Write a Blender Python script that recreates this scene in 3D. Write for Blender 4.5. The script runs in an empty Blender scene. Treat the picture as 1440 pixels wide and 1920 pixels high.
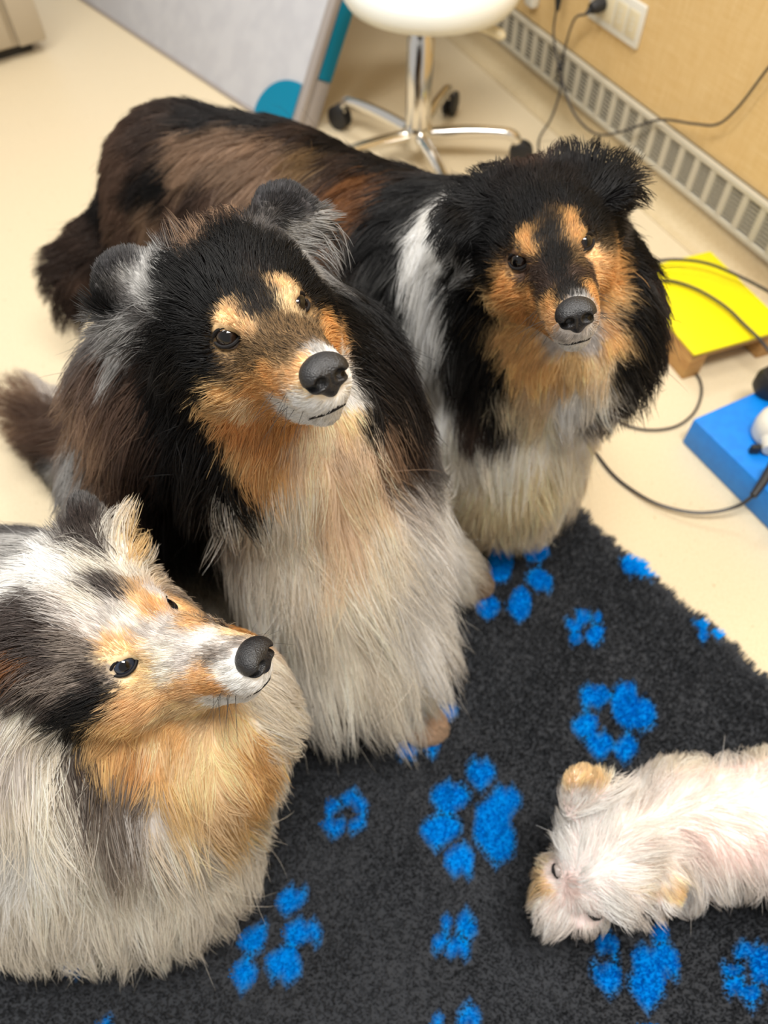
import bpy, bmesh, math, random
import numpy as np
from mathutils import Vector, Matrix
from mathutils.bvhtree import BVHTree
from mathutils.kdtree import KDTree

scene = bpy.context.scene
COL = scene.collection

# ------------------------------------------------------------------ camera
FPX, PITCH, CAMH = 1350.0, math.radians(55.0), 1.2
cam_data = bpy.data.cameras.new('camera')
cam = bpy.data.objects.new('camera', cam_data)
COL.objects.link(cam)
cam.location = (0, 0, CAMH)
cam.rotation_euler = (math.pi / 2 - PITCH, 0, 0)
cam_data.sensor_fit = 'VERTICAL'
cam_data.sensor_height = 36.0
cam_data.sensor_width = 27.0
cam_data.lens = FPX / 1920.0 * 36.0
cam_data.clip_start = 0.02
cam_data.dof.use_dof = True
cam_data.dof.focus_distance = 0.62
cam_data.dof.aperture_fstop = 4.2
scene.camera = cam
scene.cycles_curves.subdivisions = 1
scene.cycles.adaptive_threshold = 0.04
scene.cycles.max_bounces = 5
scene.cycles.diffuse_bounces = 3
scene.cycles.glossy_bounces = 3
scene.cycles.transmission_bounces = 5

# ------------------------------------------------------------------ world + ceiling lamps
world = bpy.data.worlds.new('world')
scene.world = world
world.use_nodes = True
bg = world.node_tree.nodes['Background']
bg.inputs[0].default_value = (1.0, 0.975, 0.94, 1)
bg.inputs[1].default_value = 0.38


def ceiling_lamp(x, y, z, sx, sy, watts, col=(1.0, 0.965, 0.91)):
    d = bpy.data.lights.new('ceiling_lamp', 'AREA')
    d.shape = 'RECTANGLE'
    d.size, d.size_y = sx, sy
    d.energy = watts
    d.color = col
    o = bpy.data.objects.new('ceiling_lamp', d)
    o.location = (x, y, z)
    COL.objects.link(o)
    return o


ceiling_lamp(0.35, 0.15, 2.7, 1.2, 0.6, 50)
ceiling_lamp(-1.3, 0.9, 2.7, 1.2, 0.6, 26)
ceiling_lamp(0.1, 2.9, 2.7, 1.2, 0.6, 24)

vs = scene.view_settings
vs.view_transform = 'Standard'
vs.look = 'None'
vs.exposure = 0.6
vs.gamma = 1.0
vs.use_curve_mapping = False

# ------------------------------------------------------------------ helpers
AX_F = np.array([0, math.cos(PITCH), -math.sin(PITCH)])
AX_U = np.array([0, math.sin(PITCH), math.cos(PITCH)])
AX_R = np.array([1.0, 0, 0])
CPOS = np.array([0, 0, CAMH])


def ray(x, y):
    return AX_F + (x - 720) / FPX * AX_R - (y - 960) / FPX * AX_U


def G(x, y, z=0.0):
    """the world point at height z seen at photograph pixel x, y"""
    d = ray(x, y)
    return CPOS + d * ((z - CAMH) / d[2])


def D(x, y, t):
    return CPOS + ray(x, y) * t


def lin(c):
    c = np.asarray(c, float) / 255.0
    return np.where(c <= 0.04045, c / 12.92, ((c + 0.055) / 1.055) ** 2.4)


def tag(o, label=None, cat=None, group=None, kind=None):
    if label: o['label'] = label
    if cat: o['category'] = cat
    if group: o['group'] = group
    if kind: o['kind'] = kind
    return o


def empty(name, loc=(0, 0, 0)):
    o = bpy.data.objects.new(name, None)
    o.location = loc
    COL.objects.link(o)
    return o


def world_of(o):
    m = o.matrix_parent_inverse @ o.matrix_basis
    return m if o.parent is None else world_of(o.parent) @ m


def link(o, parent=None):
    COL.objects.link(o)
    if parent is not None:
        o.parent = parent
        o.matrix_parent_inverse = world_of(parent).inverted()
    return o


def mesh_obj(name, verts, faces, mat=None, parent=None, smooth=False):
    me = bpy.data.meshes.new(name)
    me.from_pydata([tuple(map(float, v)) for v in verts], [], faces)
    if smooth:
        me.polygons.foreach_set('use_smooth', [True] * len(me.polygons))
    me.update()
    o = bpy.data.objects.new(name, me)
    if mat: me.materials.append(mat)
    return link(o, parent)


def bm_obj(name, bm, mat=None, parent=None, smooth=True, angle=40):
    bmesh.ops.recalc_face_normals(bm, faces=bm.faces)
    me = bpy.data.meshes.new(name)
    for f in bm.faces: f.smooth = smooth
    if smooth:
        for e in bm.edges:
            if len(e.link_faces) == 2 and e.calc_face_angle(0) > math.radians(angle):
                e.smooth = False
    bm.to_mesh(me)
    bm.free()
    o = bpy.data.objects.new(name, me)
    if mat: me.materials.append(mat)
    return link(o, parent)


def box_bm(center, size, axes=None, bevel=0.0, seg=2, bm=None):
    """oriented box; axes = three unit vectors"""
    bm2 = bmesh.new()
    bmesh.ops.create_cube(bm2, size=1.0)
    for v in bm2.verts:
        v.co = Vector((v.co.x * size[0], v.co.y * size[1], v.co.z * size[2]))
    if bevel:
        bmesh.ops.bevel(bm2, geom=bm2.edges[:], offset=bevel, segments=seg, affect='EDGES', profile=0.5)
    if axes is not None:
        A = np.array(axes)
        for v in bm2.verts:
            v.co = Vector((np.array(v.co) @ A).tolist())
    for v in bm2.verts: v.co += Vector(list(map(float, center)))
    if bm is None: return bm2
    tmp = bpy.data.meshes.new('t')
    bm2.to_mesh(tmp); bm.from_mesh(tmp); bpy.data.meshes.remove(tmp); bm2.free()
    return bm


def catmull(pts, n=8):
    P = np.array(pts, float)
    P = np.vstack([2 * P[0] - P[1], P, 2 * P[-1] - P[-2]])
    out = []
    for i in range(1, len(P) - 2):
        for k in range(n):
            t = k / n
            out.append(0.5 * ((2 * P[i]) + (-P[i - 1] + P[i + 1]) * t + (2 * P[i - 1] - 5 * P[i] + 4 * P[i + 1] - P[i + 2]) * t * t
                              + (-P[i - 1] + 3 * P[i] - 3 * P[i + 1] + P[i + 2]) * t ** 3))
    out.append(P[-2])
    return np.array(out)


def tube_bm(pts, r, seg=10, bm=None, cap=True):
    P = np.array(pts, float)
    n = len(P)
    rr = np.full(n, r) if np.isscalar(r) else np.interp(np.linspace(0, 1, n), np.linspace(0, 1, len(r)), r)
    if bm is None: bm = bmesh.new()
    T = np.gradient(P, axis=0)
    T /= np.linalg.norm(T, axis=1)[:, None] + 1e-12
    ref = np.array([0, 0, 1.0]) if abs(T[0][2]) < 0.9 else np.array([1.0, 0, 0])
    rings = []
    u = np.cross(T[0], ref); u /= np.linalg.norm(u)
    for i in range(n):
        u = u - T[i] * (u @ T[i]); u /= np.linalg.norm(u)
        w = np.cross(T[i], u)
        rings.append([bm.verts.new((P[i] + rr[i] * (math.cos(a) * u + math.sin(a) * w)).tolist()) for a in np.linspace(0, 2 * math.pi, seg, endpoint=False)])
    for i in range(n - 1):
        for k in range(seg):
            bm.faces.new((rings[i][k], rings[i][(k + 1) % seg], rings[i + 1][(k + 1) % seg], rings[i + 1][k]))
    if cap:
        bm.faces.new(rings[0][::-1]); bm.faces.new(rings[-1])
    return bm


def lathe_bm(profile, origin, seg=40, bm=None):
    """profile = [(radius, z)...] turned about the vertical through origin"""
    if bm is None: bm = bmesh.new()
    ox, oy, oz = map(float, origin)
    rings = []
    for r, z in profile:
        if r < 1e-6:
            rings.append([bm.verts.new((ox, oy, oz + z))])
        else:
            rings.append([bm.verts.new((ox + r * math.cos(a), oy + r * math.sin(a), oz + z)) for a in np.linspace(0, 2 * math.pi, seg, endpoint=False)])
    for a, b in zip(rings, rings[1:]):
        for k in range(seg):
            k2 = (k + 1) % seg
            if len(a) == 1 and len(b) == 1: continue
            if len(a) == 1: bm.faces.new((a[0], b[k2], b[k]))
            elif len(b) == 1: bm.faces.new((a[k], a[k2], b[0]))
            else: bm.faces.new((a[k], a[k2], b[k2], b[k]))
    return bm


def mat_new(name, rgb, rough=0.5, metal=0.0, spec=0.5, coat=0.0):
    m = bpy.data.materials.new(name)
    m.use_nodes = True
    b = m.node_tree.nodes['Principled BSDF']
    b.inputs['Base Color'].default_value = (*map(float, lin(rgb)), 1)
    b.inputs['Roughness'].default_value = rough
    b.inputs['Metallic'].default_value = metal
    b.inputs['Specular IOR Level'].default_value = spec
    b.inputs['Coat Weight'].default_value = coat
    return m


def mat_noise(name, rgb, rgb2, scale, rough=0.5, bump=0.0, detail=3.0, lo=0.4, hi=0.6, spec=0.5, stretch=None, metal=0.0):
    m = mat_new(name, rgb, rough, metal, spec)
    nt = m.node_tree
    b = nt.nodes['Principled BSDF']
    tc = nt.nodes.new('ShaderNodeTexCoord')
    nz = nt.nodes.new('ShaderNodeTexNoise')
    nz.inputs['Scale'].default_value = scale
    nz.inputs['Detail'].default_value = detail
    src = tc.outputs['Object']
    if stretch is not None:
        mp = nt.nodes.new('ShaderNodeMapping')
        mp.inputs['Scale'].default_value = stretch
        nt.links.new(src, mp.inputs[0]); src = mp.outputs[0]
    nt.links.new(src, nz.inputs['Vector'])
    rp = nt.nodes.new('ShaderNodeValToRGB')
    rp.color_ramp.elements[0].position = lo
    rp.color_ramp.elements[1].position = hi
    rp.color_ramp.elements[0].color = (*map(float, lin(rgb)), 1)
    rp.color_ramp.elements[1].color = (*map(float, lin(rgb2)), 1)
    nt.links.new(nz.outputs['Fac'], rp.inputs['Fac'])
    nt.links.new(rp.outputs['Color'], b.inputs['Base Color'])
    if bump:
        bp = nt.nodes.new('ShaderNodeBump')
        bp.inputs['Strength'].default_value = bump
        bp.inputs['Distance'].default_value = 0.002
        nt.links.new(nz.outputs['Fac'], bp.inputs['Height'])
        nt.links.new(bp.outputs['Normal'], b.inputs['Normal'])
    return m


M = {}
M['floor'] = mat_noise('speckled_vinyl', (210, 193, 160), (219, 204, 174), 260, rough=0.42, lo=0.36, hi=0.52, spec=0.35)
# fine darker flecks in the vinyl
_nt = M['floor'].node_tree
_b = _nt.nodes['Principled BSDF']
_src = _b.inputs['Base Color'].links[0].from_socket
_n2 = _nt.nodes.new('ShaderNodeTexNoise'); _n2.inputs['Scale'].default_value = 90; _n2.inputs['Detail'].default_value = 2
_tc = [n for n in _nt.nodes if n.type == 'TEX_COORD'][0]
_nt.links.new(_tc.outputs['Object'], _n2.inputs['Vector'])
_r2 = _nt.nodes.new('ShaderNodeValToRGB'); _r2.color_ramp.elements[0].position = 0.70; _r2.color_ramp.elements[1].position = 0.76
_nt.links.new(_n2.outputs['Fac'], _r2.inputs['Fac'])
_mx = _nt.nodes.new('ShaderNodeMix'); _mx.data_type = 'RGBA'
_mx.inputs[7].default_value = (*map(float, lin((180, 154, 115))), 1)
_nt.links.new(_r2.outputs['Color'], _mx.inputs[0]); _nt.links.new(_src, _mx.inputs[6]); _nt.links.new(_mx.outputs[2], _b.inputs['Base Color'])

M['cove'] = mat_noise('cove_vinyl', (200, 180, 142), (208, 189, 152), 120, rough=0.45, spec=0.35)
M['grille'] = mat_new('grille_metal', (190, 182, 162), 0.45, 0.0, 0.3)
M['grille_dark'] = mat_new('grille_slot_shade', (40, 37, 37), 0.9, 0, 0.1)  # near-black colour carries the shade seen inside the slots
M['plastic_white'] = mat_new('white_plastic', (218, 214, 201), 0.35)
M['plastic_cream'] = mat_new('cream_plastic', (216, 203, 170), 0.35)
M['black_rubber'] = mat_new('black_rubber', (26, 26, 28), 0.5)
M['cable'] = mat_new('cable_rubber', (46, 44, 46), 0.42)
M['chrome'] = mat_new('chrome', (225, 222, 216), 0.14, 1.0)
M['seat'] = mat_new('seat_vinyl', (226, 226, 217), 0.3)
M['vinyl_white'] = mat_noise('white_tarpaulin', (188, 189, 195), (195, 196, 201), 14, rough=0.42, bump=0.25, detail=2)
M['vinyl_grey'] = mat_new('grey_piping', (160, 152, 148), 0.5)
M['teal'] = mat_new('teal_vinyl', (0, 124, 158), 0.45, 0, 0.2)
M['cabinet'] = mat_new('beige_laminate', (170, 157, 135), 0.5)
M['cabinet_dark'] = mat_new('cabinet_gap', (50, 46, 42), 0.7)
M['yellow'] = mat_noise('yellow_paint', (234, 220, 0), (238, 226, 3), 60, rough=0.45)
M['wood'] = mat_noise('pine_wood', (190, 148, 88), (168, 122, 68), 24, rough=0.55, stretch=(1, 1, 8))
M['blue'] = mat_noise('blue_paint', (0, 121, 214), (3, 128, 221), 60, rough=0.42)
M['nose'] = mat_noise('nose_leather', (12, 11, 13), (24, 23, 25), 700, rough=0.45, bump=0.5, spec=0.6)
M['eyelid'] = mat_new('eyelid_skin', (20, 17, 17), 0.65, 0, 0.25)
M['pink_skin'] = mat_new('pink_skin', (226, 176, 176), 0.5)


def wallpaper():
    m = mat_new('woven_wallpaper', (226, 184, 116), 0.7)
    nt = m.node_tree
    b = nt.nodes['Principled BSDF']
    tc = nt.nodes.new('ShaderNodeTexCoord')
    outs = []
    for st in ((1, 1, 26), (18, 18, 1.0)):
        mp = nt.nodes.new('ShaderNodeMapping'); mp.inputs['Scale'].default_value = st
        nz = nt.nodes.new('ShaderNodeTexNoise'); nz.inputs['Scale'].default_value = 14; nz.inputs['Detail'].default_value = 2
        nt.links.new(tc.outputs['Object'], mp.inputs[0]); nt.links.new(mp.outputs[0], nz.inputs['Vector'])
        outs.append(nz.outputs['Fac'])
    ad = nt.nodes.new('ShaderNodeMath'); ad.operation = 'ADD'
    nt.links.new(outs[0], ad.inputs[0]); nt.links.new(outs[1], ad.inputs[1])
    rp = nt.nodes.new('ShaderNodeValToRGB')
    rp.color_ramp.elements[0].position = 0.35; rp.color_ramp.elements[1].position = 0.65
    hf = nt.nodes.new('ShaderNodeMath'); hf.operation = 'MULTIPLY'; hf.inputs[1].default_value = 0.5
    nt.links.new(ad.outputs[0], hf.inputs[0]); nt.links.new(hf.outputs[0], rp.inputs['Fac'])
    rp.color_ramp.elements[0].color = (*map(float, lin((208, 172, 112))), 1)
    rp.color_ramp.elements[1].color = (*map(float, lin((221, 190, 135))), 1)
    nt.links.new(rp.outputs['Color'], b.inputs['Base Color'])
    return m


M['wallpaper'] = wallpaper()
PILE = 1.0
FUR = 0.78

# ------------------------------------------------------------------ setting: floor, wall, cove
tag(mesh_obj('floor', [(-4, -1.5, 0), (3, -1.5, 0), (3, 6, 0), (-4, 6, 0)], [(0, 1, 2, 3)], M['floor']), kind='structure')

WN = np.array([0.912, 0.410, 0.0]); WN /= np.linalg.norm(WN)      # wall normal (away from the room)
WD = np.array([WN[1], -WN[0], 0.0])                                # along the wall, towards the photographer
WC = WN * 1.51


def W(s, z, out=0.0):
    """point on the wall: s metres along it, z up, out metres into the room"""
    return WC + WD * s + np.array([0, 0, z]) - WN * out


def wall_s(x, y):
    d = ray(x, y)
    t = (1.51 - CPOS @ WN) / (d @ WN)
    p = CPOS + d * t
    return (p - WC) @ WD, p[2]


wall = mesh_obj('wall_right', [W(-5, 0.0), W(4, 0.0), W(4, 2.75), W(-5, 2.75), W(-5, 0.0, -0.12), W(4, 0.0, -0.12), W(4, 2.75, -0.12), W(-5, 2.75, -0.12)],
                [(0, 1, 2, 3), (7, 6, 5, 4), (0, 4, 5, 1), (3, 2, 6, 7), (0, 3, 7, 4), (1, 5, 6, 2)], M['wallpaper'])
tag(wall, kind='structure')
prof = [(0.0, 0.090), (0.006, 0.090), (0.008, 0.06)] + [(0.008 + 0.045 * (1 - math.cos(a)), 0.002 + 0.045 * (1 - math.sin(a)) * 0.9) for a in np.linspace(0.1, math.pi / 2, 8)] + [(0.055, 0.0), (0.0, 0.0)]
vv, ff = [], []
for s in (-5, 4):
    vv += [W(s, z, o) for o, z in prof]
n = len(prof)
ff = [(i, (i + 1) % n, n + (i + 1) % n, n + i) for i in range(n)]
tag(mesh_obj('baseboard_right', vv, ff, M['cove'], smooth=True), kind='structure')

# ------------------------------------------------------------------ ventilation grille along the wall
g0, g1 = wall_s(850, 45)[0], 0.6
GZ0, GZ1 = 0.092, 0.208
gr = empty('wall_grille', W(0.1, GZ0, 0.005).tolist())
tag(gr, 'long beige metal ventilation grille with dark slots low on the wall', 'grille')
AXW = (WD, -WN, np.array([0, 0, 1.0]))
bm_obj('slot_shade_plate', box_bm(W((g0 + g1) / 2, (GZ0 + GZ1) / 2, 0.002), (g1 - g0, 0.003, GZ1 - GZ0), AXW), M['grille_dark'], gr, False)  # dark sheet painting in the slot shade, since the cavity is shallow
for z in (GZ0 + 0.008, GZ1 - 0.008):
    bm_obj('rail', box_bm(W((g0 + g1) / 2, z, 0.011), (g1 - g0, 0.016, 0.016), AXW, 0.003), M['grille'], gr)
pitch = 0.0625
k = 0
bar_me = slat_me = None
s = g0 + 0.01
while s < g1:
    if bar_me is None:
        b0 = bm_obj('divider', box_bm((0, 0, 0), (0.020, 0.014, GZ1 - GZ0 - 0.03), AXW, 0.002, 1), M['grille'], gr, False)
        bar_me = b0.data
    else:
        b0 = link(bpy.data.objects.new('divider', bar_me), gr)
    b0.location = W(s, (GZ0 + GZ1) / 2, 0.011).tolist()
    for j in range(7):
        if slat_me is None:
            s0 = bm_obj('slat', box_bm((0, 0, 0), (pitch - 0.018, 0.003, 0.0032), AXW), M['grille'], gr, False)
            slat_me = s0.data
        else:
            s0 = link(bpy.data.objects.new('slat', slat_me), gr)
        s0.location = W(s + pitch / 2, GZ0 + 0.016 + (GZ1 - GZ0 - 0.032) * (j + 1) / 8, 0.013).tolist()
    s += pitch

# ------------------------------------------------------------------ socket plate with plugs
sA, zA = wall_s(1197, 93)
sB, zB = wall_s(1222, 14)
sC, zC = wall_s(1072, 14)
pl_len = 0.235
pc = sA - pl_len / 2
zc = (zA + zB) / 2
so = empty('socket_plate', W(pc, zc, 0.006).tolist())
tag(so, 'white wall socket plate with two rows of square modules above the grille', 'socket')
ph = abs(zB - zA) * 1.0
bm_obj('cover_plate', box_bm(W(pc, zc, 0.006), (pl_len, 0.012, ph), AXW, 0.004), M['plastic_white'], so)
for i in range(4):
    mc = W(pc - pl_len / 2 + 0.035 + i * 0.055, zc, 0.0125)
    md = bm_obj('socket_module', box_bm(mc, (0.046, 0.004, ph * 0.62), AXW, 0.0015), M['plastic_cream'], so)
    if i >= 2:
        for dz in (-0.012, 0.0, 0.012):
            bm_obj('pin_hole', box_bm(mc - WN * 0.002 + np.array([0, 0, dz]), (0.012, 0.001, 0.004), AXW), M['plastic_white'], md, False)
pl = empty('power_plug', W(pc - pl_len / 2 + 0.062, zc + 0.01, 0.03).tolist())
tag(pl, 'black power plug pushed into the white wall socket plate', 'plug')
p0 = W(pc - pl_len / 2 + 0.066, zc + 0.004, 0.015); p1 = W(pc - pl_len / 2 + 0.066, zc - 0.002, 0.055)
bm_obj('plug_body', tube_bm([p0, p0 * 0.5 + p1 * 0.5, p1], [0.018, 0.019, 0.013], 14), M['black_rubber'], pl)
bm_obj('strain_relief', tube_bm([p1, p1 - WN * 0.012 + np.array([0, 0, -0.012])], [0.007, 0.005], 10), M['black_rubber'], pl)


def cable(name, label, pts, r=0.0032, mat='cable', cat='cable'):
    o = bm_obj(name, tube_bm(catmull(pts, 8), r, 8), M[mat])
    tag(o, label, cat)
    return o


def Wp(x, y, out=0.02):
    s_, z_ = wall_s(x, y)
    d = ray(x, y)
    t = (1.51 - out - CPOS @ WN) / (d @ WN)
    return CPOS + d * t


cable('power_cable', 'dark cable hanging from the black plug and sweeping up along the wall',
      [p1 - WN * 0.012 + np.array([0, 0, -0.012]), Wp(1078, 35, 0.05), Wp(1062, 80, 0.03), Wp(1053, 130, 0.03), Wp(1062, 180, 0.04), Wp(1085, 225, 0.05), Wp(1120, 252, 0.05), Wp(1165, 247, 0.05),
       Wp(1235, 225, 0.035), Wp(1300, 232, 0.035), Wp(1345, 233, 0.035), Wp(1385, 200, 0.03), Wp(1440, 128, 0.03), Wp(1500, 60, 0.03)])
cable('power_cable', 'dark cable dropping straight from a black connector to the floor by the stool',
      [Wp(1046, -40, 0.03), Wp(1044, 10, 0.03), Wp(1038, 60, 0.03), Wp(1044, 110, 0.035), Wp(1053, 140, 0.04), Wp(1048, 180, 0.06), G(1032, 225, 0.06), G(1012, 258, 0.012), G(1012, 290, 0.006), G(1030, 350, 0.006)])
t = bm_obj('cable_connector', tube_bm([Wp(1048, -40, 0.03), Wp(1047, 0, 0.03), Wp(1045, 20, 0.03)], [0.010, 0.010, 0.006], 12), M['black_rubber'])
tag(t, 'black in-line connector on the cable above the grille', 'connector')
# twisted tie where the cables meet
tw = bm_obj('cable_tie', tube_bm([Wp(1052, 118, 0.035) + 0.008 * np.array([math.cos(a), math.sin(a), -a * 0.35]) for a in np.linspace(0, 14, 60)], 0.003, 6), M['black_rubber'])
tag(tw, 'black twisted tie bundling the two wall cables', 'cable tie')
c1 = Wp(1003, -20, 0.02)
wp = bm_obj('wall_bracket', box_bm(Wp(1000, -18, 0.015), (0.05, 0.03, 0.085), AXW, 0.008), M['plastic_white'])
tag(wp, 'small white plastic box on the wall behind the stool seat', 'box')

# ------------------------------------------------------------------ stool
hub = np.array([0.10, 2.16, 0.0])
st = empty('rolling_stool', hub.tolist())
tag(st, 'white round rolling stool with chrome column and five chrome legs', 'stool')
SZ = 0.46
bm_obj('seat', lathe_bm([(0, SZ - 0.035), (0.19, SZ - 0.035), (0.216, SZ - 0.028), (0.230, SZ - 0.008), (0.230, SZ + 0.012), (0.216, SZ + 0.030), (0.19, SZ + 0.036), (0.10, SZ + 0.038), (0.09, SZ + 0.034), (0, SZ + 0.034)], hub + np.array([0.02, 0, 0]), 64), M['seat'], st)
bm_obj('seat_plate', lathe_bm([(0, SZ - 0.05), (0.09, SZ - 0.05), (0.09, SZ - 0.0355), (0, SZ - 0.0355)], hub, 32), M['black_rubber'], st)
bm_obj('column', lathe_bm([(0, 0.10), (0.037, 0.10), (0.037, 0.34), (0.033, 0.345), (0.033, SZ - 0.05), (0, SZ - 0.05)], hub, 32), M['chrome'], st)
bm_obj('hub', lathe_bm([(0, 0.045), (0.03, 0.045), (0.042, 0.06), (0.045, 0.10), (0.040, 0.115), (0.034, 0.118), (0, 0.118)], hub, 32), M['chrome'], st)
lv = [hub + np.array([0.03, -0.01, SZ - 0.06]), hub + np.array([0.12, -0.05, SZ - 0.062])]
lever = bm_obj('lever', tube_bm(lv, 0.005, 10), M['chrome'], st)
bm_obj('lever_tip', tube_bm([hub + np.array([0.12, -0.05, SZ - 0.062]), hub + np.array([0.165, -0.075, SZ - 0.064]), hub + np.array([0.20, -0.095, SZ - 0.072]), hub + np.array([0.21, -0.1, SZ - 0.076])], [0.009, 0.013, 0.013, 0.006], 14), M['plastic_cream'], lever)
for a in (68, -4, 140, 212, 284):
    ca, sa = math.cos(math.radians(a)), math.sin(math.radians(a))
    q = lambda r, z: hub + np.array([ca * r, sa * r, z])
    leg = bm_obj('leg', tube_bm(catmull([q(0.03, 0.088), q(0.15, 0.098), q(0.25, 0.098), q(0.285, 0.090), q(0.30, 0.070), q(0.302, 0.055)], 6), [0.019, 0.018, 0.016, 0.015, 0.013, 0.011], 14), M['chrome'], st)
    cc = q(0.302 + 0.014, 0.036)
    side = np.array([-sa, ca, 0])
    bmw = bmesh.new()
    for dd in (-1, 1):
        tube_bm([cc + side * dd * 0.004, cc + side * dd * 0.007, cc + side * dd * 0.018, cc + side * dd * 0.021], [0.028, 0.036, 0.036, 0.029], 24, bmw)
    cw = bm_obj('caster', bmw, M['black_rubber'], leg)
    bm_obj('caster_hood', tube_bm([cc + np.array([-0.012 * ca, -0.012 * sa, 0.028]), cc + np.array([0, 0, 0.030]), cc + np.array([0.015 * ca, 0.015 * sa, 0.022])], [0.008, 0.012, 0.006], 10), M['black_rubber'], leg)

# ------------------------------------------------------------------ leaning white panel with teal trim
b0 = G(150, 0); b1 = G(440, 192)
pd = (b1 - b0); pd /= np.linalg.norm(pd)              # along the floor, towards the stool
pe = b0 + pd * ((G(548, 264) - b0) @ pd)              # lower corner nearest the stool
pn = np.array([-pd[1], pd[0], 0.0])                   # leans this way
if pn[0] < 0: pn = -pn
tilt = math.radians(30)
pu = np.array([0, 0, math.cos(tilt)]) + pn * math.sin(tilt)
pth = np.cross(pd, pu); pth /= np.linalg.norm(pth)
if pth @ pn < 0: pth = -pth
L, Hh, TH = 1.9, 1.58, 0.085
org = pe.copy(); org[2] = 0.0
pan = empty('vinyl_panel', org.tolist())
tag(pan, 'large white vinyl panel with grey edge and teal trim leaning upright behind the dogs', 'panel')


def PP(a, u, w):  # a metres from the near end, u up the face, w through the thickness
    return org - pd * a + pu * (u + 0.001) + pth * w


def panel_box(name, a0, a1, u0, u1, w0, w1, mat, parent, bev=0.0):
    c = (PP(a0, u0, w0) + PP(a1, u1, w1)) / 2
    return bm_obj(name, box_bm(c, (abs(a1 - a0), abs(w1 - w0), abs(u1 - u0)), (-pd, pth, pu), bev), M[mat], parent, True)


lift0 = math.sin(tilt) * TH * 0 + 0.004
panel_box('face_sheet', 0.03, L, lift0, Hh, 0.0, TH, 'vinyl_white', pan, 0.008)
panel_box('edge_piping', 0.0, 0.032, lift0, Hh, 0.0, 0.028, 'vinyl_grey', pan, 0.006)
panel_box('side_band', 0.002, 0.032, lift0, 0.185, 0.030, TH, 'vinyl_grey', pan, 0.004)
panel_box('side_band', 0.002, 0.032, 0.187, Hh, 0.030, TH, 'teal', pan, 0.004)
panel_box('bottom_piping', 0.03, L, 0.0, 0.014, -0.004, 0.012, 'vinyl_grey', pan, 0.003)
# rounded corner patch on the face
bm = bmesh.new()
ring = [(0.0, 0.0)] + [(0.185 * math.cos(a), 0.145 * math.sin(a)) for a in np.linspace(0, math.pi / 2, 16)]
lo = [bm.verts.new(PP(0.03 + a, lift0 + 0.006 + u, -0.0015).tolist()) for a, u in ring]
hi = [bm.verts.new(PP(0.03 + a, lift0 + 0.006 + u, -0.004).tolist()) for a, u in ring]
bm.faces.new(lo); bm.faces.new(hi[::-1])
for i in range(len(ring)):
    j = (i + 1) % len(ring)
    bm.faces.new((lo[i], hi[i], hi[j], lo[j]))
bm_obj('corner_patch', bm, M['teal'], pan, False)

# ------------------------------------------------------------------ cabinet at the far left
cA = G(100, 97); cB = G(0, 127)
cd = np.array([cB[0] - cA[0], cB[1] - cA[1], 0]); cd /= np.linalg.norm(cd)
cn = np.array([-cd[1], cd[0], 0]);
if cn[1] < 0: cn = -cn
cab = empty('cabinet', (cA + cd * 0.3 + cn * 0.25).tolist())
tag(cab, 'beige laminate cabinet corner standing on the floor at the far edge', 'cabinet')
AXC = (cd, cn, np.array([0, 0, 1.0]))
bm_obj('body', box_bm(cA + cd * 0.3 + cn * 0.27 + np.array([0, 0, 0.47]), (0.6, 0.5, 0.86), AXC, 0.004), M['cabinet'], cab)
bm_obj('plinth', box_bm(cA + cd * 0.32 + cn * 0.28 + np.array([0, 0, 0.02]), (0.54, 0.44, 0.04), AXC, 0.0), M['cabinet_dark'], cab, False)
for z0, z1 in ((0.05, 0.22), (0.228, 0.50), (0.508, 0.88)):
    dr = bm_obj('drawer_front', box_bm(cA + cd * 0.36 + cn * 0.012 + np.array([0, 0, (z0 + z1) / 2]), (0.46, 0.018, z1 - z0), AXC, 0.003), M['cabinet'], cab)
bm_obj('corner_post', box_bm(cA + cd * 0.055 + cn * 0.02 + np.array([0, 0, 0.125]), (0.1, 0.03, 0.17), AXC, 0.004), M['cabinet'], cab)
bm_obj('corner_post', box_bm(cA + cd * 0.055 + cn * 0.02 + np.array([0, 0, 0.555]), (0.1, 0.03, 0.67), AXC, 0.004), M['cabinet'], cab)


# ------------------------------------------------------------------ painted platforms
def platform(name, label, corner, ax, ay, lx, ly, h, top_t, mat_top, solid):
    r_ = empty(name, (*map(float, corner[:2]), 0.0))
    tag(r_, label, 'platform')
    up = np.array([0, 0, 1.0])
    c = np.array([corner[0], corner[1], 0]) + ax * lx / 2 + ay * ly / 2
    if solid:
        bm_obj('block', box_bm(c + up * h / 2, (lx, ly, h), (ax, ay, up), 0.005), M[mat_top], r_)
    else:
        bm_obj('top_board', box_bm(c + up * (h - top_t / 2), (lx, ly, top_t), (ax, ay, up), 0.003), M[mat_top], r_)
        for i, j in ((0, 0), (1, 0), (0, 1), (1, 1)):
            p = np.array([corner[0], corner[1], 0]) + ax * (0.025 + i * (lx - 0.05)) + ay * (0.06 + j * (ly - 0.12))
            bm_obj('foot', box_bm(p + up * (h - top_t) / 2, (0.045, 0.11, h - top_t), (ax, ay, up), 0.003), M['wood'], r_)
        bm_obj('under_board', box_bm(c + up * (h - top_t - 0.008), (lx - 0.012, ly - 0.012, 0.016), (ax, ay, up), 0.001), M['wood'], r_)
    return r_


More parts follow.
